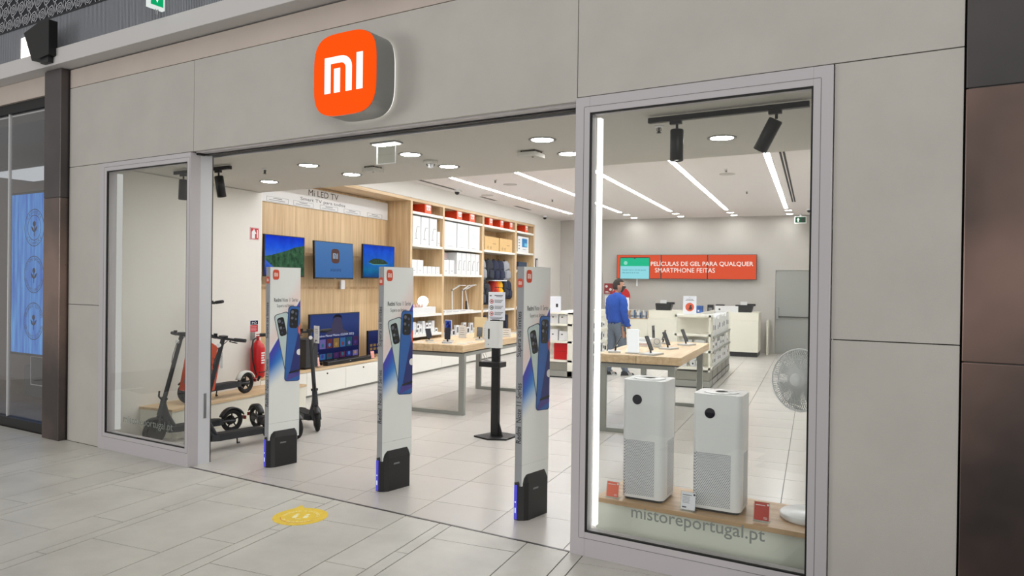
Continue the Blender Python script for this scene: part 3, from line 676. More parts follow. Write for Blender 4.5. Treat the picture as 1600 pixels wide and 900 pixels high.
# orange placards on the stems
M_oprint = mat('placard_orange', (220, 92, 62), .6)
t = thing('placard', 'orange placard with grey photographs on the window scooter stem', 'placard', (-5.80, 5.42, .50), -.30)
MB().plate([(-.13, .0), (-.02, .0), (.15, .44), (.13, .50), (.05, .50)], 0, .004).build('board', M_oprint, t)
k = MB(); k.plate([(-.02, .08), (.01, .07), (.13, .40), (.06, .42)], -.001, 0); k.build('photo', M_grey, t)
k = MB(); [k.plate(disc(.014, 8, .01+.022*i, .15+.065*i), -.002, -.001) for i in range(4)]; k.build('photo_detail', M_dark, t)
t = thing('placard', 'orange text placard on the stem of the scooter by the entrance', 'placard', (-5.43, 5.42, .50), -.25)
MB().plate([(-.12, .0), (.02, .04), (.14, .45), (-.12, .52)], 0, .004).build('board', M_oprint, t)
for i, wd_ in enumerate(('O TEU PRO', 'PARA', 'CHEGAR')): text(wd_, (-.01+.022*(2-i), -.001, .34-.055*i), height=.026, m=M_dark, parent=t)
MB().plate(disc(.026, 16, .085, .42), -.001, 0).build('round_mark', M_carton, t)

# ---- wall signs and extinguisher on wall_left (x=-6.43) -------------------------------
def wsign(y, z, w, h, label, bg, build):
    t = thing('wall_sign', label, 'sign', (-6.43, y, z)); MB().box(0, .004, -w/2, w/2, -h/2, h/2, bg).build('plate', None, t); build(t)
def s1(t):
    k = MB(); k.plate_x([(-.05, -.06), (.005, -.06), (.005, .0), (.03, .0), (-.01, .06), (-.05, .02)], .004, .005); k.build('white_symbol', M_carton, t)
    k = MB(); k.box(.004, .005, -.073, .073, .068, .072).box(.004, .005, -.073, .073, -.072, -.068).box(.004, .005, -.073, -.069, -.072, .072).box(.004, .005, .069, .073, -.072, .072); k.build('white_border', M_carton, t)
    k = MB(); k.plate_x([(.04, -.05), (.055, -.05), (.055, .05), (.04, .05)], .004, .005); k.build('arrow', M_carton, t)
wsign(7.06, 2.20, .15, .15, 'red square fire alarm sign high on the left side wall', mat('sign_red', (186, 30, 36), .5), s1)
def s2(t):
    MB().box(.004, .0045, -.066, .066, -.07, .015).build('red_field', mat('sign_red2', (190, 34, 48), .5), t); MB().box(.004, .0045, -.066, .066, .02, .07).build('blue_field', M_navy, t)
    text('PÓ', (.005, 0, .045), width=.08, height=.034, face='+x', m=M_carton, parent=t)
    k = MB(); [k.box(.0045, .005, -.055, .045-.01*(i % 2), -.008-.016*i, -.003-.016*i) for i in range(4)]; k.build('print', mat('pale_print', (220, 170, 176), .6), t)
wsign(7.07, 1.05, .145, .155, 'small blue and red extinguisher notice above the extinguisher', M_carton, s2)
t = thing('fire_extinguisher', 'red fire extinguisher with black hose hung on the side wall', 'fire extinguisher', (-6.33, 7.03, .42))
MB().lathe([(0, 0), (.07, 0), (.085, .02), (.085, .36), (.07, .41), (.035, .44), (.03, .46), (0, .46)], 28, M_red).build('cylinder', None, t)
k = MB(); k.cyl((0, 0, .46), (0, 0, .50), .018, n=10).box(-.01, .01, -.02, .09, .50, .515).box(-.01, .01, -.02, .085, .53, .54); k.build('valve', mat('valve_red', (150, 24, 26), .4), t)
MB().tube([(0, -.03, .49), (.01, -.09, .47), (.02, -.12, .38), (.03, -.11, .2), (.04, -.075, .07), (.05, -.05, .02)], .010, 8).build('hose', M_black, t)
MB().tube([(.06, -.06, -.03), (.07, -.04, .03)], [.012, .02], 8).build('nozzle', M_black, t)
MB().box(.06, .087, -.055, .06, .07, .08).build('strap', M_black, t)
k = MB(); [k.box(.084, .0865, -.03, .03-.008*(i % 3), .30-.03*i, .318-.03*i) for i in range(5)]; k.build('white_print', M_carton, t)
MB().box(-.10, -.06, -.02, .02, .46, .56).build('wall_bracket', M_chrome, t)

# ================================================================ TELEVISION NICHE
X = -6.43
tn = thing('tv_wall', 'oak panelled television niche with a white header sign', 'wall unit', (X, 0, 0))
for i in range(6):
    y0 = 7.19+i*.605; MB().box(-.50, -.47, y0+.0008, min(y0+.605, 10.80)-.0008, .36, 3.02).build('oak_panel', M_oakv, tn)
MB().box(-.50, 0, 7.19, 10.82, 3.03, 3.08).build('top_board', M_oakh, tn); MB().box(-.50, 0, 7.18, 7.192, .3, 3.03).build('side_board', M_white, tn)
k = MB(); k.box(-.475, -.468, 7.6, 10.8, 1.50, 1.54).box(-.475, -.468, 7.6, 10.8, 2.0, 2.04); k.build('rail', M_oakx, tn)
sg = MB().box(-.47, -.45, 7.19, 10.80, 2.695, 2.99).build('sign_board', M_carton, tn)
text('Mi LED TV', (-.449, 9.02, 2.925), width=.72, height=.088, face='+x', m=M_ink, parent=sg)
text('Smart TV para todos', (-.449, 9.02, 2.81), width=1.08, height=.062, face='+x', m=M_ink, parent=sg)
for i, y in enumerate((7.45, 8.0, 8.55, 9.15, 9.75, 10.4)):
    k = MB(); a, b, c_, d = y-.22, y+.22, 2.705, 2.772; w = .003
    k.box(-.45, -.4485, a, b, c_, c_+w).box(-.45, -.4485, a, b, d-w, d).box(-.45, -.4485, a, a+w, c_, d).box(-.45, -.4485, b-w, b, c_, d)
    k.box(-.45, -.449, y-.09, y+.09, 2.748, 2.757).box(-.45, -.449, y-.17, y+.15, 2.724, 2.731); k.build('caption', M_grey, sg)
cb = thing('base_cabinet', 'long low white cabinet with oak top under the televisions', 'cabinet', (X, 0, 0))
MB().box(-.50, -.02, 7.2, 10.80, .03, .355).build('body', M_white, cb); MB().box(-.50, .0, 7.2, 10.82, .36, .395).build('oak_top', M_oakh, cb, .002)
MB().box(-.50, -.035, 7.2, 10.8, 0, .03).build('plinth', M_gbase, cb)
for i in range(4):
    y0 = 7.2+i*.9; d = MB().box(-.018, 0, y0+.003, y0+.897, .035, .352).build('door', M_white, cb, .0015)
    MB().cyl((0, y0+.45, .30), (.012, y0+.45, .30), .011, n=12).build('knob', M_dark, d)
def screen_mat(name, kind):
    m = mat(name, (20, 60, 160), .2, emit=1); nt = m.node_tree; b = nt.nodes['Principled BSDF']; N = nt.nodes.new; L = nt.links.new
    tc = N('ShaderNodeTexCoord'); sp = N('ShaderNodeSeparateXYZ'); L(tc.outputs['Object'], sp.inputs[0])
    mr = N('ShaderNodeMapRange'); L(sp.outputs[2], mr.inputs[0]); mr.inputs[1].default_value = 0; mr.inputs[2].default_value = .56
    r = N('ShaderNodeValToRGB'); L(mr.outputs[0], r.inputs[0]); e = r.color_ramp.elements
    cols = {'coast': [(0, (12, 30, 160)), (.45, (60, 110, 205)), (.7, (28, 84, 214)), (1, (8, 40, 190))],
            'logo': [(0, (62, 104, 160)), (1, (76, 118, 172))],
            'island': [(0, (14, 50, 120)), (.25, (20, 104, 150)), (.5, (30, 92, 190)), (.8, (20, 78, 200)), (1, (14, 50, 170))],
            'menu': [(0, (14, 16, 50)), (.5, (26, 34, 80)), (1, (44, 60, 112))]}[kind]
    e[0].position = cols[0][0]; e[0].color = lin(cols[0][1]); e[1].position = cols[-1][0]; e[1].color = lin(cols[-1][1])
    for p_, c_ in cols[1:-1]: q = e.new(p_); q.color = lin(c_)
    n = N('ShaderNodeTexNoise'); n.inputs['Scale'].default_value = 7; n.inputs['Detail'].default_value = 5; L(tc.outputs['Object'], n.inputs['Vector'])
    mx = N('ShaderNodeMix'); mx.data_type = 'RGBA'; mx.blend_type = 'OVERLAY'; mx.inputs['Factor'].default_value = 0 if kind in ('logo', 'menu') else .45
    L(r.outputs[0], mx.inputs['A']); L(n.outputs['Fac'], mx.inputs['B']); L(mx.outputs['Result'], b.inputs['Emission Color']); return m
def tv(label, x, y0, y1, z0, z1, kind, tilt=0, wall=True):
    w, h = y1-y0, z1-z0
    t = thing('television', label, 'television', (x, y0, z0), 0, 'televisions'); t.rotation_euler = (0, tilt, 0)
    MB().box(-.035, 0, 0, w, 0, h).build('case', M_black, t, .004)
    MB().box(0, .0015, .012, w-.012, .022, h-.012).build('screen', screen_mat('screen_'+kind, kind), t)
    MB().box(0, .003, w*.47, w*.53, .004, .010).build('badge', M_chrome, t)
    if wall: MB().box(-.20, -.035, w*.3, w*.7, h*.3, h*.7).build('wall_bracket', M_blackm, t)
    else: k = MB(); [k.prism([(-.07, a), (.09, a-.02), (.09, a), (-.07, a+.02)], -.03, .0) for a in (w*.15, w*.85)]; k.build('foot', M_black, t)
    return t
def em(name, rgb, e=1, noise=0, ns=8): return mat(name, rgb, .5, emit=e, noise=noise, nscale=ns)
t = tv('left wall television showing a green coast under a blue sky', -6.66, 7.50, 8.31, 1.675, 2.235, 'coast')
MB().plate_x([(.012, .27), (.10, .28), (.28, .32), (.45, .36), (.60, .41), (.798, .44), (.798, .022), (.30, .022), (.22, .07), (.14, .13), (.012, .20)], .0015, .002).build('picture_hill', em('hill_green', (30, 56, 38), 1, .7, 14), t)
MB().plate_x([(.012, .225), (.14, .15), (.23, .08), (.31, .022), (.27, .022), (.20, .07), (.12, .125), (.012, .19)], .002, .0023).build('picture_surf', em('surf_blue', (58, 92, 190)), t)
t = tv('middle wall television showing the brown letter emblem on blue', -6.64, 8.52, 9.465, 1.655, 2.21, 'logo', -.03)
mi_logo((.0017, .49, .345), .20, .22, '+x', t, em('emblem_brown', (88, 62, 56)), em('emblem_pale', (150, 174, 196)), .0005)
text('xiaomi', (.002, .49, .14), width=.26, height=.05, face='+x', m=em('screen_ink', (40, 58, 96)), parent=t)
t = tv('right wall television showing a small dark island in blue sea', -6.62, 9.69, 10.62, 1.675, 2.225, 'island')
MB().plate_x([(.14, .26), (.19, .29), (.30, .325), (.45, .325), (.60, .31), (.70, .275), (.72, .25), (.55, .235), (.3, .23)], .0015, .002).build('picture_island', em('island_dark', (28, 44, 34), 1, .6, 30), t)
MB().plate_x([(.12, .255), (.3, .222), (.6, .228), (.75, .25), (.6, .237), (.3, .232)], .002, .0023).build('picture_shore', em('shore_pale', (96, 178, 176)), t)
t = tv('big television on the oak cabinet showing a dark streaming menu', -6.68, 8.47, 9.70, .43, 1.14, 'menu', 0, False)
MB().plate_x([(.50, .46), (.52, .56), (.56, .62), (.62, .66), (.69, .66), (.75, .62), (.77, .56), (.79, .46), (.96, .40), (.34, .40)], .0015, .0018).build('picture_portrait', em('portrait_dim', (62, 58, 82)), t)
MB().plate_x([(.53, .60), (.55, .66), (.60, .69), (.69, .69), (.75, .66), (.765, .60), (.74, .64), (.64, .655), (.56, .64)], .0018, .0020).build('picture_hair', em('portrait_dark', (20, 20, 34)), t)
text('Relatório Mensal Música (CLEAN 2022)', (.0022, .60, .375), width=.95, height=.042, face='+x', m=em('menu_text', (206, 210, 230)), parent=t)
cols = [(58, 50, 120), (150, 120, 70), (70, 40, 90), (120, 110, 180), (60, 110, 170), (90, 40, 80), (110, 50, 60), (40, 90, 110)]
for r_, z_ in enumerate((.19, .03)):
    for i in range(7):
        MB().plate_x([(.06+.165*i, z_), (.20+.165*i, z_), (.20+.165*i, z_+(.14 if r_ == 0 else .085)), (.06+.165*i, z_+(.14 if r_ == 0 else .085))], .0016, .0019).build('thumbnail', em('thumb_%d' % ((i*3+r_) % 8), tuple(int(v*.8) for v in cols[(i*3+r_) % 8])), t)
        MB().plate_x(disc(.03, 10, .13+.165*i, z_+.05), .0019, .0021).build('thumbnail_figure', em('thumbf_%d' % ((i*5+r_) % 8), cols[(i*5+r_+2) % 8]), t)
text('Recentes', (.0022, .14, .145), width=.13, height=.02, face='+x', m=em('menu_text2', (130, 134, 160)), parent=t)
t = tv('small dark television at the right end of the oak cabinet', -6.62, 9.86, 10.36, .43, .83, 'menu', 0, False)
k = MB(); [k.plate_x([(.05+.1*i, .08+.06*j), (.12+.1*i, .08+.06*j), (.12+.1*i, .12+.06*j), (.05+.1*i, .12+.06*j)], .0016, .0019) for i in range(4) for j in range(2)]; k.build('thumbnail_rows', em('thumb_1', (60, 60, 70)), t)
t = thing('soundbar', 'long black soundbar lying in front of the big television', 'speaker', (-6.50, 8.60, .395))
MB().box(-.05, .04, 0, 1.12, .0, .062).build('body', M_black, t, .012, 3); MB().box(.04, .0415, .04, 1.08, .012, .05).build('grille', M_blackm, t); MB().box(.041, .043, .54, .57, .03, .036).build('status_light', M_whitep, t)
t = thing('subwoofer', 'tall dark loudspeaker box beside the big television', 'speaker', (-6.55, 8.10, .395))
MB().box(-.16, .10, 0, .26, .02, .42).build('body', mat('woofer', (44, 46, 50), .6), t, .008); MB().box(.10, .102, .10, .16, .06, .075).build('badge', M_chrome, t); k = MB(); [k.cyl((x_, y_, 0), (x_, y_, .02), .015, n=8) for x_ in (-.12, .06) for y_ in (.04, .22)]; k.build('foot', M_black, t)
t = thing('plug', 'small white adapter hanging under the middle television', 'adapter', (-6.86, 9.46, 1.50)); MB().box(0, .03, -.05, .05, 0, .14).build('body', M_whitep, t, .004); MB().tube([(.01, 0, .14), (.01, -.02, .2)], .004, 6).build('cable', M_whitep, t)
def card(loc, rz, label, w, h, front, lines=True, group=None, blk=False):
    t = thing('price_card', label, 'card', loc, rz, group); q = Matrix.Rotation(-.18, 4, 'X')
    MB().box(-w/2, w/2, 0, .003, .0, h, None, q).build('acrylic_holder', M_acry, t); MB().box(-w/2, w/2, 0, .05, 0, .003).build('foot', M_acry, t)
    MB().box(-w*.44, w*.44, -.001, 0, h*.10, h*.96, front, q).build('printed_card', None, t)
    k = MB(); pm = M_ink if blk else M_carton
    k.box(-w*.36, w*.2, -.0016, -.001, h*.80, h*.83, pm, q); k.prism(disc(.006, 10), 0, .0006, pm, q @ Matrix.Translation((w*.36, -.0016, h*.86)) @ FACE['-y'].to_4x4())
    if blk:
        for i in range(5): k.box(-w*.36, w*(.1-.03*(i % 2)), -.0016, -.001, h*(.70-.07*i), h*(.715-.07*i), pm, q)
        k.box(-w*.36, -w*.1, -.0016, -.001, h*.18, h*.24, pm, q)
    else: k.box(w*.12, w*.34, -.0016, -.001, h*.24, h*.26, pm, q).box(w*.12, w*.34, -.0016, -.001, h*.18, h*.2, pm, q)
    k.build('print', None, t); return t
M_ccard = mat('card_coral', (226, 108, 82), .5); M_rcard = mat('card_red', (184, 62, 50), .5); M_wcard = mat('card_white', (232, 234, 242), .5)
card((-6.47, 9.78, .395), PI/2, 'coral price card between the two televisions on the cabinet', .11, .13, mat('card_pink', (236, 160, 146), .5))
card((-6.47, 8.42, .395), PI/2, 'small coral price card beside the dark loudspeaker box', .05, .15, mat('card_pink2', (226, 170, 160), .5))

# ================================================================ OAK SHELVING
sh = thing('oak_shelving', 'tall oak shelving wall of open compartments along the left side', 'shelving', (X, 0, 0))
ups = [(10.82, 10.885), (11.985, 12.06), (13.735, 13.83), (15.53, 15.64), (16.72, 16.79)]
for a, b in ups: MB().box(-.49, 0, a, b, .55, 3.03).build('upright', M_oakv, sh, .001, 1)
MB().box(-.49, .0, 10.82, 16.79, 3.03, 3.08).build('top_board', M_oakh, sh)
for (a, b) in zip(ups[:-1], ups[1:]): MB().box(-.50, -.485, a[1], b[0], .55, 3.03).build('back_board', M_oakv, sh)
cols_ = list(zip([u[1] for u in ups[:-1]], [u[0] for u in ups[1:]]))
lev = {0: (2.815, 2.245, 1.735, 1.01, .655), 1: (2.815, 2.255, 1.745, 1.01), 2: (2.815, 2.285, 1.01), 3: (2.815, 2.325, 1.9, 1.01)}
for c_, (a, b) in enumerate(cols_):
    for z in lev[c_]: MB().box(-.485, .004, a, b, z, z+.045).build('shelf', M_white, sh, .001, 1)
sc_ = thing('base_cabinet', 'long white base cabinet below the oak shelving', 'cabinet', (X, 0, 0), 0)
MB().box(-.49, -.02, 10.83, 16.78, .03, .50).build('body', M_white, sc_); MB().box(-.49, .0, 10.82, 16.79, .50, .545).build('oak_top', M_oakh, sc_); MB().box(-.49, -.03, 10.83, 16.78, 0, .03).build('plinth', M_gbase, sc_)
for i in range(5): y0 = 10.83+i*1.19; d = MB().box(-.018, 0, y0+.003, y0+1.187, .035, .497).build('door', M_white, sc_); MB().cyl((0, y0+.6, .44), (.01, y0+.6, .44), .012, n=10).build('knob', M_dark, d)

def carton(y0, y1, z, h, label, m, group=None, depth=.30, x=-6.47, deco=None, name='carton'):
    t = thing(name, label, 'box', (x, y0, z), 0, group); w = y1-y0
    MB().box(-depth, 0, 0.006, w-.006, 0, h).build('body', m, t, .002, 1)
    if deco: deco(t, w, h)
    return t
def d_orange(t, w, h):
    MB().box(0, .001, w*.12, w*.9, h*.12, h*.9).build('front_label', mat('label_orange', (240, 110, 70), .5), t)
    k = MB().box(.001, .002, w*.22, w*.85, h*.62, h*.85).box(.001, .002, w*.28, w*.8, h*.34, h*.58); k.build('white_label', M_carton, t)
    k = MB().box(.002, .0025, w*.4, w*.62, h*.44, h*.52); k.build('print', M_grey, t)
def d_lamp(t, w, h):
    k = MB(); k.plate_x([(w*.25, h*.20), (w*.62, h*.20), (w*.62, h*.215), (w*.25, h*.215)], 0, .001)
    k.tube([(.001, w*.42, h*.21), (.001, w*.40, h*.40), (.001, w*.50, h*.58), (.001, w*.56, h*.63), (.001, w*.85, h*.635)], .004, 4); k.build('lamp_print', M_grey, t)
def d_round(t, w, h): MB().plate_x([(w*.5+.3*w*math.cos(a*PI/10), h*.55+.14*h*math.sin(a*PI/10)) for a in range(20)], 0, .001).build('product_print', mat('print_pale', (214, 218, 220), .5), t); MB().box(0, .001, w*.3, w*.7, h*.05, h*.06).build('caption', M_grey, t)
def d_plainmark(t, w, h): MB().box(0, .001, w*.35, w*.65, h*.2, h*.23).build('caption', M_grey, t)
def d_kraft(t, w, h):
    MB().box(0, .001, w*.55, w*.78, h*.5, h*.53).build('caption', M_dark, t); k = MB()
    for y in (.22, .42): k.torus((.001, w*y, h*.22), .028, .003, 'x', 14, 4)
    k.build('handling_mark', mat('kraft_print', (130, 100, 60), .7), t)
OR = 'orange boxes along the top shelf'
for (a, b), lb in zip(((11.37, 11.63), (12.63, 12.88), (13.19, 13.46), (14.15, 14.36), (14.74, 14.95), (15.28, 15.48), (16.24, 16.45)),
    ('alone in the first compartment', 'left of the pair in the second compartment', 'right of the pair in the second compartment', 'left of three in the third compartment', 'middle of three in the third compartment', 'right of three in the third compartment', 'alone in the last compartment')):
    carton(a, b, 2.86, .19, 'orange box with white label, ' + lb, M_orange, OR, .34, deco=d_orange)
for i, (a, b) in enumerate(((10.96, 11.24), (11.255, 11.54), (11.555, 11.84))):
    carton(a, b, 2.29, .50, 'tall white carton with a desk lamp print, %s of three' % ('left', 'middle', 'right')[i], M_carton, 'tall lamp cartons', deco=d_lamp)
carton(11.855, 11.97, 2.29, .28, 'short slim white carton beside the three tall lamp cartons', M_carton, None, deco=d_plainmark)
for i, (a, b) in enumerate(((12.10, 12.64), (12.66, 13.16), (13.18, 13.70))):
    carton(a, b, 2.30, .49, 'large white carton with a pale round appliance print, %s of three' % ('left', 'middle', 'right')[i], M_carton, 'large appliance cartons', deco=d_round)
for i, (a, b) in enumerate(((13.95, 14.70), (14.74, 15.46))): carton(a, b, 2.33, .30, 'brown kraft carton, %s of the two under the orange boxes' % ('left', 'right')[i], M_kraft, 'kraft cartons', deco=d_kraft)
def d_blue(t, w, h):
    MB().box(0, .001, w*.38, w*.86, h*.35, h*.88).build('blue_picture', mat('pic_blue', (36, 120, 178), .5), t); MB().box(.001, .0015, w*.6, w*.84, h*.4, h*.6).build('picture_detail', mat('pic_cyan', (110, 196, 220), .5), t)
    k = MB(); [k.box(0, .001, w*.08, w*.16, h*(.2+.18*i), h*(.26+.18*i)) for i in range(4)]; k.box(0, .001, w*.45, w*.75, h*.2, h*.22); k.build('icons', M_dark, t)
carton(15.80, 16.50, 2.37, .38, 'white carton with a blue square picture in the last compartment', M_carton, None, .35, deco=d_blue)
carton(15.85, 16.40, 1.945, .20, 'dark blue folded case below the blue pictured carton', mat('dark_fabric', (52, 66, 84), .9, 0, .2, 30), None, .3, deco=d_plainmark, name='fabric_case')
G3 = 'white cartons on the middle shelf'
for i, (a, b) in enumerate(((10.94, 11.13), (11.135, 11.35))): carton(a, b, 1.78, .24, 'tall white carton left on the middle shelf, %s one' % ('first', 'second')[i], M_carton, G3, deco=d_plainmark)
for i, (a, b) in enumerate(((11.355, 11.49), (11.50, 11.65), (11.66, 11.80), (11.81, 11.97))): carton(a, b, 1.78, .135, 'small white earphone carton, %s from the two tall cartons' % ('first', 'second', 'third', 'fourth')[i], M_carton, 'small white cartons', .2, deco=d_plainmark)
for i, (a, b) in enumerate(((12.08, 12.34), (12.35, 12.56))): carton(a, b, 1.79, .27, 'white carton in front of the pictured carton, %s one' % ('left', 'right')[i], M_carton, G3, .18, deco=d_plainmark)
def d_pic(t, w, h): MB().box(0, .001, .02, w-.02, h*.72, h*.97).build('pink_band', mat('pic_pink', (214, 190, 190), .6), t); MB().box(0, .001, .02, w-.02, h*.30, h*.70).build('dark_picture', M_dark, t); MB().plate_x(disc(.07, 14, w*.5, h*.55), .001, .0015).build('white_object', M_carton, t)
carton(12.26, 12.64, 1.79, .42, 'carton with dark picture and pink band behind two white cartons', M_carton, None, .12, x=-6.66, deco=d_pic)
for i in range(5):
    y = 12.66+i*.21; carton(y, y+.205, 1.79, .43, 'tall slim white carton in the row of five, %s' % ('leftmost', 'second', 'middle', 'fourth', 'rightmost')[i], M_carton, 'row of tall slim cartons', deco=d_lamp)
# backpacks -----------------------------------------------------------------
def backpack(loc, w, h, d, m, label, lean=0, m2=None):
    t = thing('backpack', label, 'backpack', loc, PI/2+.0, 'backpacks in the oak shelving'); t.rotation_euler = (0, lean, PI/2)
    def pillow(w, h, d, y0, z0, mm, name):
        k = MB(); n, q = 14, 9; vs = []
        for j in range(q+1):
            v = j/q; zz = z0+h*v; kx = (.92, 1, 1, 1, 1, 1, .99, .96, .88, .66)[min(9, int(v*9.01))]
            for i in range(n):
                a = 2*PI*i/n; e = 3.2; c, s_ = math.cos(a), math.sin(a)
                vs.append((w/2*kx*math.copysign(abs(c)**(2/e), c), y0+d/2*kx*math.copysign(abs(s_)**(2/e), s_), zz))
        fs = [(j*n+i, j*n+(i+1) % n, (j+1)*n+(i+1) % n, (j+1)*n+i) for j in range(q) for i in range(n)] + [tuple(range(n-1, -1, -1)), tuple(range(q*n, (q+1)*n))]
        return k.add(vs, fs, None, True).build(name, mm, t)
    pillow(w, h, d, 0, 0, m, 'body'); pillow(w*.74, h*.42, d*.5, -d*.42, h*.08, m2 or m, 'front_pocket')
    MB().tube([(-.04, 0, h*.97), (-.03, 0, h+.03), (.03, 0, h+.03), (.04, 0, h*.97)], .008, 6).build('carry_handle', M_dark, t)
    MB().tube([(-w*.36, -d*.42, h*.52), (0, -d*.60, h*.60), (w*.36, -d*.42, h*.52)], .006, 5).build('zip', M_dark, t)
    MB().tube([(w*.3, d*.45, h*.9), (w*.5, d*.6, h*.5), (w*.4, d*.45, h*.08)], .014, 6).build('shoulder_strap', M_dark, t); return t
B_g = mat('bag_grey', (150, 152, 158), .9, 0, .1, 40); B_n = mat('bag_navy', (38, 44, 66), .9, 0, .1, 40); B_d = mat('bag_charcoal', (46, 50, 58), .9, 0, .1, 40)
B_y = mat('bag_yellow', (240, 180, 20), .8); B_r = mat('bag_red', (186, 48, 36), .8); B_o = mat('bag_orange', (228, 100, 40), .8); B_s = mat('bag_slate', (70, 76, 86), .9, 0, .1, 40)
for (y, w, m, lb, ln) in ((14.02, .26, B_g, 'light grey backpack at the left of the upper backpack row', 0), (14.36, .30, B_d, 'charcoal backpack second in the upper backpack row', .12), (14.68, .28, B_n, 'dark navy backpack third in the upper backpack row', .05), (14.98, .34, B_n, 'navy backpack with a flat front in the upper row, fourth', 0), (15.32, .34, B_g, 'pale grey backpack at the right end of the upper row', -.08)):
    backpack((-6.60, y, 1.70), w, .43, .20, m, lb, ln)
backpack((-6.60, 14.04, 1.50), .24, .22, .2, B_d, 'dark backpack below the light grey one at the left', 0)
t = thing('acrylic_shelf', 'small clear lit shelf between the two rows of backpacks', 'shelf', (-6.50, 14.75, 1.675)); MB().box(-.2, .06, -.32, .36, 0, .018).build('plate', M_whitep, t); k = MB(); [k.box(-.2, -.18, y_, y_+.02, -.1, 0) for y_ in (-.3, .32)]; k.build('bracket', M_blackm, t)
for (y, w, h, z, m, lb, ln) in ((13.98, .22, .40, 1.18, B_s, 'slate backpack at the left of the lower row', 0), (14.28, .28, .46, 1.16, B_d, 'charcoal backpack second in the lower row', 0), (14.60, .12, .34, 1.34, B_r, 'narrow red backpack in the lower row', .15), (14.72, .12, .34, 1.34, B_o, 'narrow orange backpack beside the yellow one', .2), (14.90, .24, .36, 1.32, B_y, 'bright yellow backpack in the lower row', .25), (15.20, .22, .38, 1.30, B_d, 'dark backpack right of the yellow one', .2), (15.42, .26, .40, 1.28, B_n, 'navy backpack at the right end of the lower row', .15)):
    backpack((-6.60, y, z), w, h, .20, m, lb, ln)
# desk lamps ------------------------------------------------------------------
def desk_lamp(y, label, armtop, reach, m, h):
    t = thing('desk_lamp', label, 'lamp', (-6.62, y, 1.055), 0, 'white desk lamps on the shelf')
    MB().lathe([(0, 0), (.10, 0), (.10, .012), (.09, .018), (0, .018)], 24, m).build('base', None, t)
    MB().tube([(0, 0, .018), (0, armtop, h)], .012, 8).build('stem', m, t); MB().cyl((0, armtop-.01, h), (0, armtop+.01, h), .02, n=12).build('hinge', M_chrome, t)
    a = Vector((0, armtop, h)); b = a+Vector((.04, reach, .10)); k = MB(); k.tube([a, b], .014, 8).box(b.x-.03, b.x+.03, b.y-.05, b.y+.22*(1 if reach > 0 else -1), b.z-.01, b.z+.008); k.build('lamp_head', m, t)
desk_lamp(12.78, 'thin white desk lamp at the left with rising head', -.02, .26, M_whitep, .42)
desk_lamp(13.22, 'white desk lamp in the middle with jointed arm', .0, .22, M_whitep, .42)
desk_lamp(13.52, 'white desk lamp at the right leaning left', -.18, .34, M_carton, .43)
t = thing('tablet', 'small dark tablet leaning beside the middle desk lamp', 'tablet', (-6.55, 13.24, 1.055)); MB().box(-.01, .0, 0, .06, 0, .20).build('case', M_black, t); MB().box(0, .001, .006, .054, .01, .19).build('screen', M_dark, t)
t = thing('info_board', 'white information strip under the desk lamps', 'board', (-6.45, 12.15, 1.055)); MB().box(-.28, 0, 0, 1.1, 0, .03).build('board', M_carton, t); k = MB(); [k.box(0, .001, .05+.3*i, .28+.3*i, .008, .014) for i in range(3)]; k.build('print', M_grey, t)
# lit smart-home display in the first compartment
t = thing('lit_display', 'brightly lit white product display with small figures', 'display', (-6.50, 10.93, 1.055))
MB().box(-.30, 0, 0, .95, 0, .12).build('plinth', M_carton, t); MB().prism([(0, 0), (.02, 0), (.02, .9), (0, .9)], 0, .01, None, Matrix.Translation((-.3, 0, .12))).build('rear_ledge', M_carton, t)
k = MB(); k.plate_x([(.05, .12), (.22, .12), (.22, .26), (.12, .36), (.05, .36)], -.2, -.19); k.build('white_panel', M_carton, t)
k = MB(); k.plate_x([(.22, .18), (.29, .22), (.22, .28)], -.19, -.185); k.build('dark_arrow', M_dark, t)
MB().lathe([(0, 0), (.07, .02), (.10, .08), (.09, .15), (.04, .19), (0, .2)], 20, M_glow, Matrix.Translation((-.14, .72, .12))).build('lamp_globe', None, t)
for i in range(5): MB().lathe([(0, 0), (.025, 0), (.02, .05), (0, .06)], 10, mat('fig_pink', (226, 190, 180), .6), Matrix.Translation((-.06, .15+.1*i, .12))).build('figure', None, t)
# small stock in the bins
random.seed(3)
for i in range(17):
    y = 10.92+(i % 9)*.112+random.random()*.01; z = .70+(i//9)*.085; hh = .08+random.random()*.06
    t = thing('small_carton', 'small white accessory carton heaped on the lower oak shelf', 'box', (-6.50+random.random()*.03, y, z), 0, 'small white accessory cartons in the lower bin')
    MB().box(-.10, 0, 0, .095, 0, hh).build('body', M_carton, t); MB().box(0, .001, .02, .07, hh*.3, hh*.7).build('print', (M_grey, M_carton, M_dark)[i % 3], t)
for i in range(10):
    y = 12.08+i*.16; hh = (.30, .12, .20, .16, .24, .22, .28, .18, .26, .15)[i]
    t = thing('accessory_pack', 'white accessory pack standing behind the left table', 'pack', (-6.50, y, .545), 0, 'accessory packs on the base cabinet')
    MB().box(-.05, 0, 0, .13, 0, hh).build('body', M_carton, t); MB().box(0, .001, .03, .10, hh*.4, hh*.85).build('print', (M_grey, M_dark)[i % 2], t)
for i in range(8):
    y = 13.86+i*.2; hh = (.42, .38, .30, .35, .40, .33, .28, .36)[i]
    t = thing('hanging_pack', 'dark accessory hanging below the backpacks', 'pack', (-6.52, y, .55), 0, 'dark accessories below the backpacks'); MB().box(-.05, 0, 0, .12, 0, hh).build('body', (M_dark, B_n, M_carton)[i % 3], t)
for (y0, y1) in ((16.84, 17.02),):
    t = thing('wall_panel', 'small framed control panel on the wall beside the shelving', 'switch', (-6.43, 16.93, 2.0)); MB().box(0, .02, -.06, .06, 0, .26).build('frame', M_dgrey, t); MB().box(.02, .022, -.03, .03, .04, .22).build('plate', M_carton, t)

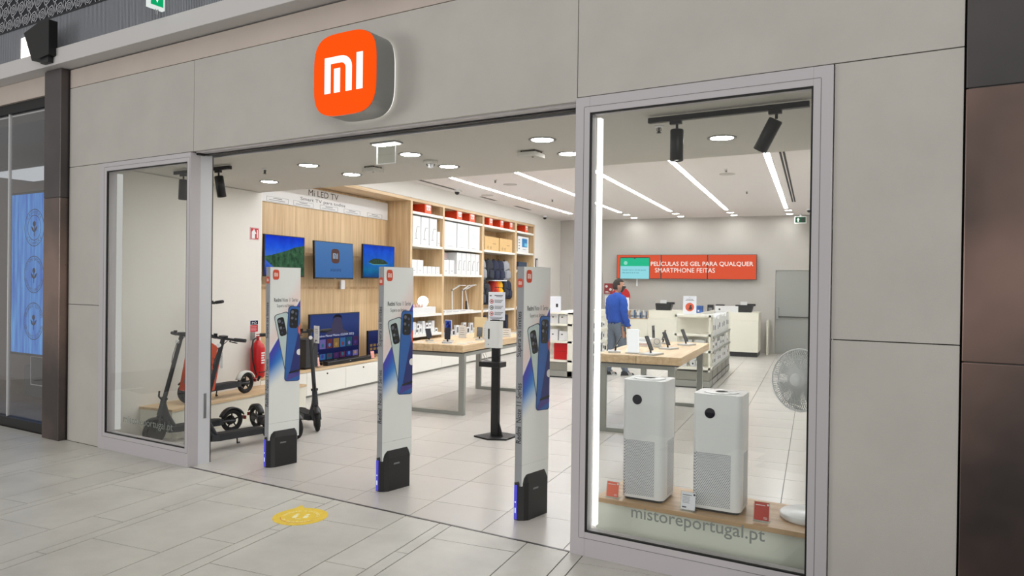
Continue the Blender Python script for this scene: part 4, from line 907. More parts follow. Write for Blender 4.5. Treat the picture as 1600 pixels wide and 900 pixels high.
# ================================================================ TABLES
M_tside = M_oakx
def table(label, x0, x1, y0, y1, z, lx0, lx1, ly0, ly1, seam):
    t = thing('display_table', label, 'table', ((x0+x1)/2, (y0+y1)/2, 0)); cx, cy = (x0+x1)/2, (y0+y1)/2
    for a, b in ((x0, seam-.003), (seam+.003, x1)): MB().box(a-cx, b-cx, y0-cy, y1-cy, z-.085, z).build('tabletop', M_oakh, t, .002, 1)
    for yy in (ly0, ly1):
        k = MB(); a, b, c_ = lx0-cx, lx1-cx, yy-cy; w, d = .075, .055
        k.box(a, a+w, c_, c_+d, 0, z-.10).box(b-w, b, c_, c_+d, 0, z-.10).box(a+w, b-w, c_, c_+d, 0, .045).box(a+w, b-w, c_, c_+d, z-.145, z-.10); k.build('leg_frame', M_steel, t, .003)
    k = MB(); k.box(lx0-cx+.01, lx0-cx+.06, ly0-cy+.055, ly1-cy, z-.14, z-.10).box(lx1-cx-.06, lx1-cx-.01, ly0-cy+.055, ly1-cy, z-.14, z-.10); k.build('rail', M_steel, t)
    MB().box(x0-cx+.04, x1-cx-.03, y0-cy+.03, y1-cy-.03, z-.102, z-.085).build('spacer', M_dgrey, t); return t
T1z = .86
table('long oak display table with grey frame legs beside the shelving', -4.80, -3.93, 7.88, 10.15, T1z, -4.78, -3.93, 7.92, 10.03, -4.345)
table('long oak display table with grey frame legs seen through the right window', -2.20, -1.285, 7.72, 9.92, T1z, -2.19, -1.36, 7.78, 9.86, -1.765)
M_bezel = mat('stand_silver', (196, 198, 200), .35, .3)
def phone_stand(loc, rz, label, ph=.16, pad=(.20, .13), lean=.3, scr=None, group='phones on display stands'):
    t = thing('phone_display', label, 'phone', loc, rz, group)
    MB().prism(rrect(-pad[0]/2, pad[0]/2, -pad[1]/2, pad[1]/2, .02, 4), .0, .018).build('pad', M_bezel, t, .003)
    MB().cyl((0, .01, .018), (0, .02, .06), .010, n=8).build('stalk', M_blackm, t)
    q = Matrix.Translation((0, 0, .045)) @ Matrix.Rotation(-lean, 4, 'X')
    MB().prism(rrect(-.037, .037, 0, ph, .008, 3), -.004, .004, None, q @ FACE['-y'].to_4x4()).build('phone_body', M_black, t)
    MB().prism(rrect(-.033, .033, .004, ph-.004, .006, 3), .004, .0046, None, q @ FACE['-y'].to_4x4()).build('phone_screen', scr or mat('phone_dark', (40, 42, 52), .15), t); return t
# right table
phone_stand((-1.64, 7.93, T1z), 1.25, 'phone on a long silver pad at the near edge of the right table', .17, (.26, .17), .42)
phone_stand((-1.60, 8.72, T1z), 1.2, 'phone on a silver pad in the middle of the right table', .17, (.22, .16), .42)
phone_stand((-1.50, 9.42, T1z), 1.2, 'phone on a silver pad at the far end of the right table', .17, (.22, .16), .42)
phone_stand((-2.08, 8.0, T1z), -1.3, 'phone leaning back at the near left of the right table', .17, (.20, .14), .5)
phone_stand((-1.90, 9.3, T1z), 1.4, 'tall dark phone upright behind the white display block', .20, (.12, .1), .05)
phone_stand((-1.83, 9.5, T1z), -1.2, 'small phone leaning behind the tall dark phone', .14, (.12, .1), .3)
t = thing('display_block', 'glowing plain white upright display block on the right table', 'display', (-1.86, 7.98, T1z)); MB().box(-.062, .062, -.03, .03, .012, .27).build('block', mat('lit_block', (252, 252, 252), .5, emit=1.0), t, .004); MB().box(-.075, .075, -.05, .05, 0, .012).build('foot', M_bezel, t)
for i, (x, y) in enumerate(((-2.00, 9.0), (-1.98, 9.14))): t = thing('box_stack', ('pink and white flat carton on the right table', 'white flat carton lying behind it on the right table')[i], 'box', (x, y, T1z)); MB().box(-.10, .10, -.08, .08, 0, .05+.04*i).build('body', M_carton, t, .002); MB().box(-.10, .10, -.081, -.08, .015, .035).build('pink_band', mat('pic_pink', (214, 190, 190), .6), t)
t = thing('earphone_tray', 'clear tray of small white earphones behind the phones', 'tray', (-1.78, 8.9, T1z)); MB().box(-.06, .06, -.05, .05, 0, .008).build('tray', M_acry, t); MB().box(-.05, .05, .03, .034, 0, .11).build('card', M_carton, t); k = MB(); k.torus((0, 0, .07), .035, .003, 'y', 18, 5); k.build('cable', M_grey, t)
# left table
phone_stand((-4.60, 8.25, T1z), .9, 'phone leaning at the left end of the left table', .13, (.10, .08), .5)
phone_stand((-4.27, 8.12, T1z), .35, 'black phone upright at the middle of the left table', .15, (.13, .1), .2)
phone_stand((-4.12, 8.75, T1z), .35, 'patterned phone on stand before the white cards', .13, (.10, .1), .25)
t = thing('tablet', 'tablet with a dark blue picture standing above the left table', 'tablet', (-4.42, 8.42, T1z), -.15); MB().box(-.056, .056, 0, .01, .13, .275).build('case', mat('tab_frame', (196, 200, 214), .4), t); MB().box(-.048, .048, -.001, 0, .14, .265).build('screen', em('tab_blue', (58, 78, 150)), t); MB().cyl((0, .02, 0), (0, .01, .14), .012, n=8).build('stalk', M_whitep, t); MB().box(-.05, .05, -.04, .06, 0, .01).build('foot', M_bezel, t)
k = MB(); [k.plate(disc(.012+.006*(i % 3), 9, -.02+.02*(i % 3), .16+.018*i), -.0016, -.001) for i in range(5)]; k.build('screen_picture', em('tab_dark', (28, 34, 88)), t)
t = thing('display_board', 'cream upright panel behind the tablet on the left table', 'panel', (-4.27, 9.1, T1z), -.1); MB().box(-.10, .10, 0, .01, 0, .29).build('panel', mat('cream_panel', (232, 212, 168), .6), t, .002); MB().box(-.10, .10, -.03, .04, -.0, .006).build('foot', M_bezel, t)
for i, (x, y, w, h) in enumerate(((-4.10, 8.95, .13, .20), (-3.99, 9.05, .10, .16), (-4.05, 9.5, .14, .12), (-4.50, 9.0, .12, .17))):
    t = thing('info_card', ('tall white information card beside the cream panel', 'white information card with a black square', 'low white card at the far edge of the left table', 'white card stand left of the cream panel')[i], 'card', (x, y, T1z), -.1); MB().box(-w/2, w/2, 0, .006, 0, h).build('card', M_carton, t); MB().box(-w/2, w/2, -.02, .04, 0, .004).build('foot', M_acry, t); k = MB(); [k.box(-w*.35, w*.3-.01*(j % 2), -.001, 0, h*.25+.03*j, h*.25+.03*j+.006) for j in range(4)]; k.build('print', M_grey, t)
for i, (x, y) in enumerate(((-4.62, 8.02), (-4.45, 8.05), (-4.20, 8.0), (-4.03, 8.06), (-4.05, 8.35), (-4.33, 8.3))):
    t = thing('label_strip', 'small white label lying flat on the left table', 'label', (x, y, T1z), .1*i, 'flat labels on the left table'); MB().box(-.06, .06, -.03, .03, 0, .006).build('card', M_carton, t); MB().box(-.05, .03, -.01, .0, .006, .0065).build('print', M_grey, t)
tag(MB().tube([(-4.25, 9.0, .78), (-4.1, 8.9, .60), (-4.0, 8.8, .58), (-3.98, 8.6, .74)], .004, 5).build('cable', M_whitep), 'thin white cable looping below the left table', 'cable')

# ================================================================ SECURITY GATES
def ad_mat():
    """printed sweep of blue and pink across the white advert, laid out in the panel's own y/z"""
    m = mat('advert_print', (226, 230, 228), .35); nt = m.node_tree; b = nt.nodes['Principled BSDF']; N = nt.nodes.new; L = nt.links.new
    tc = N('ShaderNodeTexCoord'); sp = N('ShaderNodeSeparateXYZ'); L(tc.outputs['Object'], sp.inputs[0])
    def mth(op, a, v=None, w=None):
        k = N('ShaderNodeMath'); k.operation = op
        for i, q in enumerate((a, v, w)):
            if q is None: continue
            if isinstance(q, (int, float)): k.inputs[i].default_value = q
            else: L(q, k.inputs[i])
        return k.outputs[0]
    y, z = sp.outputs[1], sp.outputs[2]
    # upper edge of the blue sweep: z = .93 + 1.35*y ; lower fade at z = .62+.5*y
    up = mth('SUBTRACT', mth('MULTIPLY_ADD', y, 1.5, 1.0), z)          # >0 below upper edge
    lo = mth('SUBTRACT', z, mth('MULTIPLY_ADD', y, .75, .66))          # >0 above lower edge
    def ramp(x, a, b_): 
        r = N('ShaderNodeMapRange'); L(x, r.inputs[0]); r.inputs[1].default_value = a; r.inputs[2].default_value = b_; r.interpolation_type = 'SMOOTHSTEP'; return r.outputs[0]
    k = mth('MULTIPLY', ramp(up, 0, .02), ramp(lo, 0, .22))
    cr = N('ShaderNodeValToRGB'); L(ramp(up, 0, .35), cr.inputs[0]); e = cr.color_ramp.elements
    e[0].color = lin((70, 60, 170)); e[1].color = lin((60, 150, 215)); q = e.new(.3); q.color = lin((34, 92, 190))
    pk = mth('MULTIPLY', ramp(up, -.28, -.02), mth('SUBTRACT', 1.0, ramp(up, -.02, .0)))
    m1 = N('ShaderNodeMix'); m1.data_type = 'RGBA'; L(mth('MULTIPLY', pk, .5), m1.inputs['Factor']); m1.inputs['A'].default_value = lin((228, 232, 229)); m1.inputs['B'].default_value = lin((236, 196, 190))
    m2 = N('ShaderNodeMix'); m2.data_type = 'RGBA'; L(k, m2.inputs['Factor']); L(m1.outputs['Result'], m2.inputs['A']); L(cr.outputs[0], m2.inputs['B'])
    L(m2.outputs['Result'], b.inputs['Base Color']); return m
M_ad = ad_mat(); M_adside = mat('advert_edge', (150, 152, 156), .5)
M_emb = mat('emblem_orange_dim', (206, 74, 44), .5); M_embw = mat('emblem_white', (238, 226, 214), .5)
M_silver = mat('phone_silver', (186, 204, 202), .4, .0, .05, 3); M_pblue = mat('phone_blue', (40, 98, 172), .35, 0, .12, 2); M_pviol = mat('phone_violet', (74, 66, 140), .4)
M_cam = mat('camera_module', (16, 18, 24), .25); M_lens = mat('lens_grey', (96, 100, 110), .3); M_scr = mat('phone_navy', (26, 40, 110), .3)
GL = .31
def gate(loc, label):
    t = thing('security_gate', label, 'security gate', (loc[0], loc[1], 0), math.radians(-16), 'anti-theft gates across the entrance')
    b = MB(); b.prism([(-.062, .0), (-.02, -.004), (.008, .02), (.026, .05), (.026, GL-.04), (-.01, GL-.01), (-.062, GL-.01)], 0, .255)
    b.add([(-.062, 0, .255), (-.02, -.004, .255), (.008, .02, .255), (.026, .05, .255), (.026, GL-.04, .255), (-.01, GL-.01, .255), (-.062, GL-.01, .255),
           (-.055, .012, .31), (-.02, .012, .31), (-.004, .03, .31), (.002, .06, .31), (.002, GL-.05, .31), (-.02, GL-.02, .31), (-.055, GL-.02, .31)],
          [(i, (i+1) % 7, 7+(i+1) % 7, 7+i) for i in range(7)] + [(7, 8, 9, 10, 11, 12, 13)])
    bs = b.build('base', M_black, t, .003)
    MB().box(-.056, -.034, -.0075, .004, .006, .24).build('glow_strip', mat('led_violet', (86, 84, 214), emit=.9), bs)
    k = MB().box(-.050, -.040, -.009, -.006, .05, .085).box(-.050, -.040, -.009, -.006, .12, .13); k.build('lit_window', mat('led_pale', (204, 214, 250), emit=1.2), bs)
    MB().box(.0255, .027, .10, .16, .20, .212).build('maker_plate', M_grey, bs)
    pz0, pz1 = .235, 1.738; pn = MB().box(-.06, .0, 0, GL, pz0, pz1).build('advert_panel', M_adside, t, .002, 1)
    MB().box(0, .001, .0015, GL-.0015, pz0+.002, pz1-.002).build('printed_face', M_ad, pn)
    MB().box(-.061, .001, 0, GL+.001, .378, .380).build('panel_joint', M_grey, pn)
    # rear strip of glass phones in print
    F = Matrix.Translation((.0012, 0, 0)) @ FACE['+x'].to_4x4()
    def phone(poly, m, name, d0, d1, parent):
        k = MB(); k.prism(poly, d0, d1, m, F); return k.build(name, None, parent)
    def rot(pts, a, ox, oz): c, s = math.cos(a), math.sin(a); return [(ox+x*c-y*s, oz+x*s+y*c) for x, y in pts]
    def clipw(p): return clip(clip(p, 1, 0, GL-.002), -1, 0, -.003)
    sv = rot(rrect(0, .15, 0, .60, .03), .235, .178, .735); o1 = phone(clipw(sv), mat('phone_rim', (70, 78, 90), .4), 'printed_phone', 0, .0006, pn)
    phone(clipw(rot(rrect(.006, .142, .006, .594, .028), .235, .178, .735)), M_silver, 'phone_back', .0006, .001, o1)
    phone(clipw(rot(rrect(.022, .092, .40, .565, .022), .235, .178, .735)), M_cam, 'camera_block', .001, .0014, o1)
    for (x, y, r) in ((.042, .535, .015), (.070, .515, .010), (.044, .475, .013), (.072, .465, .008), (.046, .43, .010)): phone(clipw(rot(disc(r, 14, x, y), .235, .178, .735)), M_lens if r > .012 else mat('lens_blue', (60, 70, 96), .3), 'lens', .0014, .0018, o1)
    bl = rot(rrect(0, .165, 0, .665, .03), -.055, .148, .735); o2 = phone(clipw(bl), mat('phone_rim_blue', (24, 50, 104), .4), 'printed_phone', .0018, .0022, pn)
    phone(clipw(rot(rrect(.006, .159, .006, .659, .028), -.055, .148, .735)), M_pblue, 'phone_back', .0022, .0026, o2)
    phone(clipw(rot(rrect(.02, .108, .47, .64, .024), -.055, .148, .735)), M_cam, 'camera_block', .0026, .003, o2)
    for (x, y, r) in ((.044, .612, .015), (.082, .60, .012), (.044, .558, .013), (.084, .55, .010), (.05, .505, .010)): phone(clipw(rot(disc(r, 14, x, y), -.055, .148, .735)), M_lens if r > .012 else mat('lens_blue', (60, 70, 96), .3), 'lens', .003, .0034, o2)
    phone(clipw([(.20, .795), (.31, .78), (.31, 1.18), (.285, 1.15)]), M_scr, 'phone_front', .0026, .003, o2)
    phone(clipw([(.165, .735), (.31, .78), (.31, .80), (.19, .80)]), M_pviol, 'phone_edge', .003, .0034, o2)
    phone(clipw([(.192, .80), (.31, .815), (.31, .83), (.20, .815)]), M_cam, 'screen_edge', .0034, .0038, o2)
    phone(clipw(disc(.028, 16, .30, .985)), M_carton, 'white_figure', .0034, .0038, o2)
    phone(clipw([(.285, 1.20), (.31, 1.25), (.31, 1.13), (.29, 1.16)]), M_oprint, 'orange_figure', .0034, .0038, o2)
    mi_logo((.001, .058, 1.672), .062, .088, '+x', pn, M_emb, M_embw, .0012)
    mi_logo((-.030, -.001, 1.625), .046, .062, '-y', pn, M_emb, M_embw, .0012)
    text('Redmi', (.0015, .078, 1.452), width=.074, height=.034, face='+x', parent=pn, bold=.02); text('Note 11 Series', (.0015, .205, 1.452), width=.158, height=.034, face='+x', parent=pn)
    text('Supera os limites', (.0015, .155, 1.398), width=.17, height=.036, face='+x', parent=pn)
    text('Redmi', (-.030, -.001, .585), width=.115, height=.044, face='-y_up', parent=pn, bold=.02); text('Note 11 Series', (-.030, -.001, .805), width=.27, height=.044, face='-y_up', parent=pn, bold=.008)
    text('Supera os limites', (-.030, -.001, 1.275), width=.31, height=.05, face='-y_up', parent=pn, bold=.008); return t
gate((-4.335, 4.955), 'white advertising gate with black foot, the one nearest the scooters')
gate((-3.055, 4.752), 'white advertising gate with black foot in the middle of the entrance')
gate((-1.825, 4.575), 'white advertising gate with black foot beside the right shop window')

# ================================================================ SANITISER STAND
t = thing('sanitiser_stand', 'black hand sanitiser stand with white dispenser and notice board', 'dispenser', (-3.09, 6.98, 0), -.10)
MB().prism([(-.19, -.12), (.02, -.19), (.19, -.10), (.20, .17), (-.10, .19)], 0, .016).build('foot_plate', M_blackm, t, .004)
MB().box(-.045, .045, -.02, .02, .016, 1.24).build('post', M_blackm, t, .003)
MB().add([(.045, -.01, .016), (.09, -.01, .016), (.045, -.01, .16), (.045, .01, .016), (.09, .01, .016), (.045, .01, .16)], [(0, 1, 2), (5, 4, 3), (1, 4, 5, 2), (0, 3, 4, 1)]).build('gusset', M_blackm, t)
MB().box(-.14, .11, -.12, .03, .745, .80).build('drip_tray', M_blackm, t, .006)
d = MB().prism(rrect(-.075, .10, -.13, -.02, .025), .95, 1.225).build('dispenser_body', mat('dispenser_white', (224, 226, 224), .35), t, .006)
MB().prism(rrect(-.012, .006, 1.04, 1.15, .008), 0, .002, M_black, Matrix.Translation((-.012, -.131, 0)) @ FACE['-y'].to_4x4()).build('level_window', None, d)
MB().prism(disc(.006, 10, -.02, .985), 0, .002, M_grey, Matrix.Translation((0, -.131, 0)) @ FACE['-y'].to_4x4()).build('keyhole', None, d)
b = MB().box(-.095, .105, -.012, -.004, 1.235, 1.53).build('notice_board', M_wcard, t, .002)
for i, (z, c_) in enumerate(((1.43, (190, 40, 40)), (1.365, (60, 64, 70)), (1.30, (200, 60, 54)))):
    k = MB(); R_ = Matrix.Translation((0, -.0125, 0)) @ FACE['-y'].to_4x4(); k.prism(disc(.024, 18, -.055, z), 0, .0008, mat('notice_%d' % i, c_, .6), R_).prism(disc(.016, 14, -.055, z), .0008, .0014, M_carton, R_).prism(disc(.009, 8, -.053, z), .0014, .002, M_dark, R_); k.build('pictogram', None, b)
    k = MB(); [k.box(-.018, .085-.012*j, -.0135, -.012, z+.012-.012*j, z+.018-.012*j) for j in range(3)]; k.build('print', M_grey, b)
k = MB(); k.box(-.02, .08, -.0135, -.012, 1.49, 1.497).box(.0, .07, -.0135, -.012, 1.478, 1.483).box(-.08, .08, -.0135, -.012, 1.262, 1.267).box(-.07, .07, -.0135, -.012, 1.25, 1.255).box(-.08, -.055, -.0135, -.012, 1.485, 1.495); k.build('print', M_ink, b)

# ================================================================ GONDOLAS
M_gcream = mat('gondola_cream', (234, 231, 218), .4)
g2 = thing('gondola', 'white shelving gondola stocked with cartons behind the right table', 'shelving', (-2.06, 11.72, 0))
gw, gl, gh = .56, 2.85, 1.16
MB().box(0, gw, 0, .03, .0, .02).box(.02, gw-.02, .02, gl, 0, .02).build('floor_strip', M_dark, g2)
MB().box(0, gw, 0, gl, .02, .115).build('lower_plinth', M_gbase, g2, .002); MB().box(.01, gw-.01, .02, gl-.01, .12, .26).build('upper_plinth', mat('gondola_grey', (136, 134, 124), .5), g2)
MB().box(.25, .27, .32, gl, .26, gh).build('middle_panel', M_gcream, g2); MB().box(0, gw, .28, .30, .26, gh).build('end_panel', M_gcream, g2)
for y in (.0,): 
    for x in (.0, gw-.03): MB().box(x, x+.03, y, y+.03, .26, gh).build('upright', M_gcream, g2)
MB().box(gw-.03, gw, gl-.03, gl, .26, gh).build('upright', M_gcream, g2)
k = MB(); [k.box(-.001, .001, .28, .29, .30+i*.03, .315+i*.03) for i in range(28)]; k.build('slots', M_dark, g2)
MB().box(0, gw, 0, .30, gh-.035, gh).build('end_top', M_gcream, g2)
for z in (.82, .29, .56): MB().box(0, gw, 0, .28, z, z+.04).build('end_shelf', M_gcream, g2)
for z in (.29, .55, .79): MB().box(.27, gw+.01, .30, gl, z-.012, z).build('side_shelf', M_gcream, g2); MB().box(gw, gw+.012, .30, gl, z-.02, z+.012).build('price_rail', M_steel, g2)
MB().box(gw-.001, gw+.003, .3, gl, .115, .125).build('plinth_line', M_dark, g2)
for i in range(4): MB().box(gw, gw+.002, .34+i*.62, .36+i*.62, .03, .26).build('plinth_seam', M_dark, g2)
for z, y0, n, lb, hs in ((.79, .36, 11, 'white carton on the upper side shelf of the right gondola', (.32, .30, .33, .28, .34)), (.55, .36, 7, 'white carton on the middle side shelf of the right gondola', (.17, .20, .13, .19)), (.29, .36, 10, 'white carton on the lower side shelf of the right gondola', (.22, .20, .23))):
    st = 2.4/n
    for i in range(n):
        t = thing('stock_carton', lb, 'box', (-2.06+gw-.015, 11.72+y0+i*st, z), 0, lb.replace('carton', 'cartons')); h = hs[i % len(hs)]
        MB().box(-.2, 0, 0, st*.86, 0, h).build('body', M_carton, t); MB().box(0, .001, st*.2, st*.6, h*.35, h*.6).build('print', (M_grey, M_dark, M_wcard)[i % 3], t)
for i, x in enumerate((.10, .30)):
    t = thing('stock_carton', 'white handled carton on the end shelf of the right gondola, ' + ('left' if i == 0 else 'right'), 'box', (-2.06+x, 11.80, .60)); MB().box(0, .16, 0, .12, 0, .16).build('body', M_carton, t, .002); MB().torus((.08, .06, .17), .03, .005, 'y', 14, 5).build('handle', M_carton, t); MB().box(.07, .09, -.001, 0, .06, .08).build('print', M_dark, t)
for i, (x, z) in enumerate(((.06, .33), (.20, .33), (.28, .33), (.22, .43), (.30, .43), (.24, .53-.01))):
    if i > 4: continue
    t = thing('small_carton', 'small white carton stacked low on the end of the right gondola', 'box', (-2.06+x+.08, 11.80, z), 0, 'small cartons low on the gondola end'); MB().box(-.045, .045, 0, .1, 0, .095).build('body', M_carton, t); MB().box(-.01, .012, -.001, 0, .035, .06).build('print', M_dark, t)
def poster_stand(loc, w, h, label):
    t = thing('poster_stand', label, 'poster', loc); MB().box(-w/2, w/2, 0, .006, 0, h).build('board', M_wcard, t); MB().box(-w*.35, w*.35, -.03, .05, 0, .005).build('foot', M_acry, t)
    R_ = Matrix.Translation((0, -.0005, 0)) @ FACE['-y'].to_4x4()
    MB().prism(disc(w*.33, 22, 0, h*.40), 0, .001, M_oprint, R_).build('orange_disc', None, t); MB().prism([(-.1*w, h*.26), (.16*w, h*.26), (.18*w, h*.40), (.10*w, h*.42), (.16*w, h*.5), (.02*w, h*.52), (-.02*w, h*.4)], .001, .002, M_dark, R_).build('dark_figure', None, t)
    k = MB(); k.box(-w*.25, w*.25, -.0015, -.0005, h*.80, h*.825).box(-w*.32, w*.32, -.0015, -.0005, h*.74, h*.765).box(-w*.03, w*.03, -.0015, -.0005, h*.90, h*.92); k.build('print', M_grey, t)
poster_stand((-1.85, 11.86, gh), .21, .30, 'white poster with orange disc standing on the right gondola')
g1 = thing('gondola', 'white shelving gondola of phone accessories behind the customer', 'shelving', (-4.33, 11.92, 0))
w1, l1, h1 = .49, 2.3, 1.13
MB().box(0, w1, 0, l1, 0, .02).build('floor_strip', M_dark, g1); MB().box(0, w1, 0, l1, .02, .12).build('lower_plinth', M_gbase, g1, .002); MB().box(.01, w1-.01, .01, l1-.01, .125, .26).build('upper_plinth', mat('gondola_grey', (136, 134, 124), .5), g1)
MB().box(w1-.09, w1, 0, .05, .02, h1).build('end_post', M_gcream, g1); MB().box(0, w1, .26, .28, .26, h1).build('end_panel', M_gcream, g1); MB().box(.2, .22, .28, l1, .26, h1).build('middle_panel', M_gcream, g1); MB().box(0, w1, 0, .28, h1-.03, h1).build('end_top', M_gcream, g1); MB().box(0, w1, .28, l1, h1-.02, h1).build('top_shelf', M_gcream, g1)
for z in (.27, .60, .90): MB().box(0, w1-.01, 0, .27, z, z+.035).build('end_shelf', M_gcream, g1)
for z in (.30, .53, .78): MB().box(.22, w1+.01, .28, l1, z-.02, z+.01).build('side_shelf', M_gcream, g1)
for i, y in enumerate((.05, .8, 1.55, 2.27)): MB().box(w1-.02, w1, y, y+.025, .26, h1).build('upright', M_gcream, g1)
t = thing('red_box', 'bright red display box on the end of the left gondola', 'box', (-4.20, 11.99, .305)); MB().box(0, .24, 0, .2, 0, .285).build('body', M_red, t, .004); MB().box(.0, .24, -.001, 0, .14, .146).box(.15, .16, -.002, 0, .155, .165).build('fold_line', mat('red_dark', (140, 12, 20), .5), t); MB().box(.245, .27, -.01, .15, 0, .10).build('white_flap', M_carton, t)
for i, z in enumerate((.635, .935)):
    for j in range(2):
        t = thing('stock_carton', 'white carton on the end shelf of the left gondola, %s shelf, %s' % (('middle', 'upper')[i], ('left', 'right')[j]), 'box', (-4.28+j*.17, 11.99, z)); MB().box(0, .15, 0, .14, 0, .20-.03*j-.02*i).build('body', M_carton, t, .002); MB().box(.04, .07, -.001, 0, .10, .12).build('print', M_dark, t)
for z, lb in ((.54, 'accessory pack on the middle side shelf of the left gondola'), (.31, 'accessory pack on the lower side shelf of the left gondola'), (.79, 'accessory pack on the upper side shelf of the left gondola')):
    for i in range(9):
        h = (.16, .13, .15)[i % 3]*(1 if z < .7 else .6); t = thing('accessory_pack', lb, 'pack', (-4.33+w1-.02, 12.25+i*.21, z), 0, lb.replace('pack on', 'packs on')); MB().box(-.12, 0, 0, .14, 0, h).build('body', (M_carton, M_dark, M_carton, M_black)[i % 4], t); MB().box(0, .001, .03, .10, h*.3, h*.7).build('print', (M_dark, M_grey)[i % 2], t)
t = thing('poster_stand', 'narrow white poster on top of the left gondola', 'poster', (-4.18, 11.98, h1)); MB().box(-.1, .1, 0, .006, 0, .28).build('board', M_wcard, t); MB().box(.01, .05, -.001, 0, .09, .15).build('dark_figure', M_dark, t)

# ================================================================ COUNTER
ct = thing('service_counter', 'long cream service counter in front of the back wall', 'counter', (0, 17.45, 0))
segs = [(-5.0, -4.19, 1.0), (-4.19, -3.72, .80), (-3.72, -2.80, 1.02), (-2.80, -1.85, .83), (-1.85, -1.17, 1.02)]
MB().box(-5.0, -1.19, .05, .9, 0, .11).build('toe_kick', M_black, ct)
for a, b, z in segs:
    MB().box(a+.002, b-.002, 0, .9, .11, min(z, .83)).build('front_panel', M_cream, ct, .002)
    if z > .85: MB().box(a+.002, b-.002, .06, .9, .832, z).build('upper_ledge', M_cream, ct, .003)
k = MB(); k.box(-4.20, -4.185, -.01, .25, .80, 1.0).box(-3.735, -3.72, -.01, .25, .80, 1.0).box(-4.185, -3.735, -.01, .25, .80, .815); k.build('oak_box', M_oakx, ct)
MB().box(-2.80, -2.78, -.01, .3, .83, 1.0).build('oak_divider', M_oakx, ct); MB().box(-1.88, -1.86, -.01, .3, .80, 1.02).build('oak_divider', M_oakx, ct)
struct('trim_9', MB().box(-1.04, -1.0, 18.2, 18.78, 0, .82), M_cream, label='slim cream panel leaning between counter and door')
for i in range(11):
    t = thing('small_pack', 'small coloured pack standing in the oak counter box', 'pack', (-4.15+i*.037, 17.50, .815), 0, 'small packs in the oak counter box'); MB().box(0, .028, 0, .08, 0, .14+.03*(i % 3)).build('body', (M_carton, M_carton, mat('pack_blue', (90, 120, 160), .6), M_grey)[i % 4], t); MB().box(.004, .024, -.001, 0, .03, .08).build('print', (M_dark, mat('pack_blue', (90, 120, 160), .6))[i % 2], t)
def bin_(x, z, label):
    t = thing('till_printer', label, 'printer', (x, 17.6, z)); MB().prism([(-.18, 0), (.16, 0), (.20, .17), (-.20, .17)], 0, .22, None, Matrix.Translation((0, .22, 0)) @ FACE['-y'].to_4x4()).build('body', M_black, t, .01); MB().box(-.09, .06, .05, .08, .12, .25).build('paper', M_carton, t); MB().box(.05, .24, .06, .2, .15, .20).build('cover', M_blackm, t, .005)
bin_(-3.37, 1.02, 'black till printer with white paper on the middle counter'); bin_(-1.50, 1.02, 'black till printer with white paper on the right counter end')
t = thing('blue_box', 'blue and white patterned box on the counter', 'box', (-2.62, 17.6, .98)); MB().box(-.17, .17, 0, .2, 0, .17).build('body', mat('box_blue', (44, 92, 168), .5, 0, .6, 14), t, .01); k = MB(); [k.box(-.15+.07*i, -.11+.07*i, -.002, 0, .03+.02*(i % 3), .07+.02*(i % 3)) for i in range(4)]; k.build('white_print', M_carton, t)
MB().box(-.30, .25, -.05, .3, -.15, 0).build('box_tray', M_carton, t)
for i, (x, w, h) in enumerate(((-2.28, .14, .19), (-2.06, .20, .20))): t = thing('camera_case', 'black device on the counter right of the poster, ' + ('smaller one' if i == 0 else 'larger one'), 'device', (x, 17.7, .83)); MB().box(-w/2, w/2, 0, .15, 0, .16+h).build('body', M_black, t, .01); MB().box(-w*.3, w*.3, -.002, 0, .22, .28).build('window', M_grey, t)
t = thing('white_carton', 'long white carton lying on the right part of the counter', 'box', (-1.95, 17.55, 1.02)); MB().box(-.2, .32, 0, .2, 0, .14).build('body', M_carton, t, .003); MB().box(-.12, -.08, -.001, 0, .04, .08).build('print', M_dark, t)
poster_stand((-4.27, 17.35, 1.0), .22, .32, 'white poster with orange disc on the counter behind the customer')
t = thing('red_disc', 'round red display disc behind the customer shoulder', 'sign', (-4.50, 17.9, 1.0)); MB().prism(disc(.24, 30, 0, .33), 0, .02, None, FACE['-y'].to_4x4()).build('disc', M_red, t); MB().box(-.05, .05, -.03, .03, 0, .10).build('foot', M_dark, t)

# ================================================================ BACK WALL
bn_ = thing('video_wall', 'orange three-panel video wall with white capitals on the back wall', 'screen', (-4.81, 18.62, 1.79))
M_vo = em('video_orange', (226, 82, 46), 1.0)
for i, (a, b) in enumerate(((0, 1.163), (1.169, 2.326), (2.332, 3.50))): s_ = MB().box(a, b, .02, .14, 0, .625).build('screen_panel', M_dgrey, bn_, .003); MB().box(a+.012, b-.012, .016, .02, .012, .613).build('orange_image', M_vo, s_)
ph = MB().prism(rrect(.085, .875, 0.0, .56, .03), 0, .004, None, Matrix.Translation((0, .016, .0)) @ FACE['-y'].to_4x4()).build('pictured_phone', M_dark, bn_)
MB().box(.10, .86, .008, .012, .0, .54).build('phone_picture', em('phone_cyan', (150, 224, 236), 1), ph); MB().box(.10, .86, .006, .008, .33, .54).build('green_header', em('phone_green', (14, 190, 140), 1), ph)
MB().prism(disc(.05, 18, .24, .41), 0, .001, None, Matrix.Translation((0, .006, 0)) @ FACE['-y'].to_4x4()).build('round_icon', em('icon_pale', (150, 226, 206), 1), ph)
MB().prism(disc(.022, 12, .48, .535), 0, .001, None, Matrix.Translation((0, .0055, 0)) @ FACE['-y'].to_4x4()).build('notch', M_dark, ph)
text('Atenção: hoje é o dia mais quente', (.46, .0075, .225), width=.62, height=.045, m=em('phone_ink', (30, 84, 110), 1), parent=ph); text('não perca já a sua', (.37, .0075, .155), width=.44, height=.045, m=em('phone_ink', (30, 84, 110), 1), parent=ph)
M_vw = em('video_white', (252, 246, 240), 1.1)
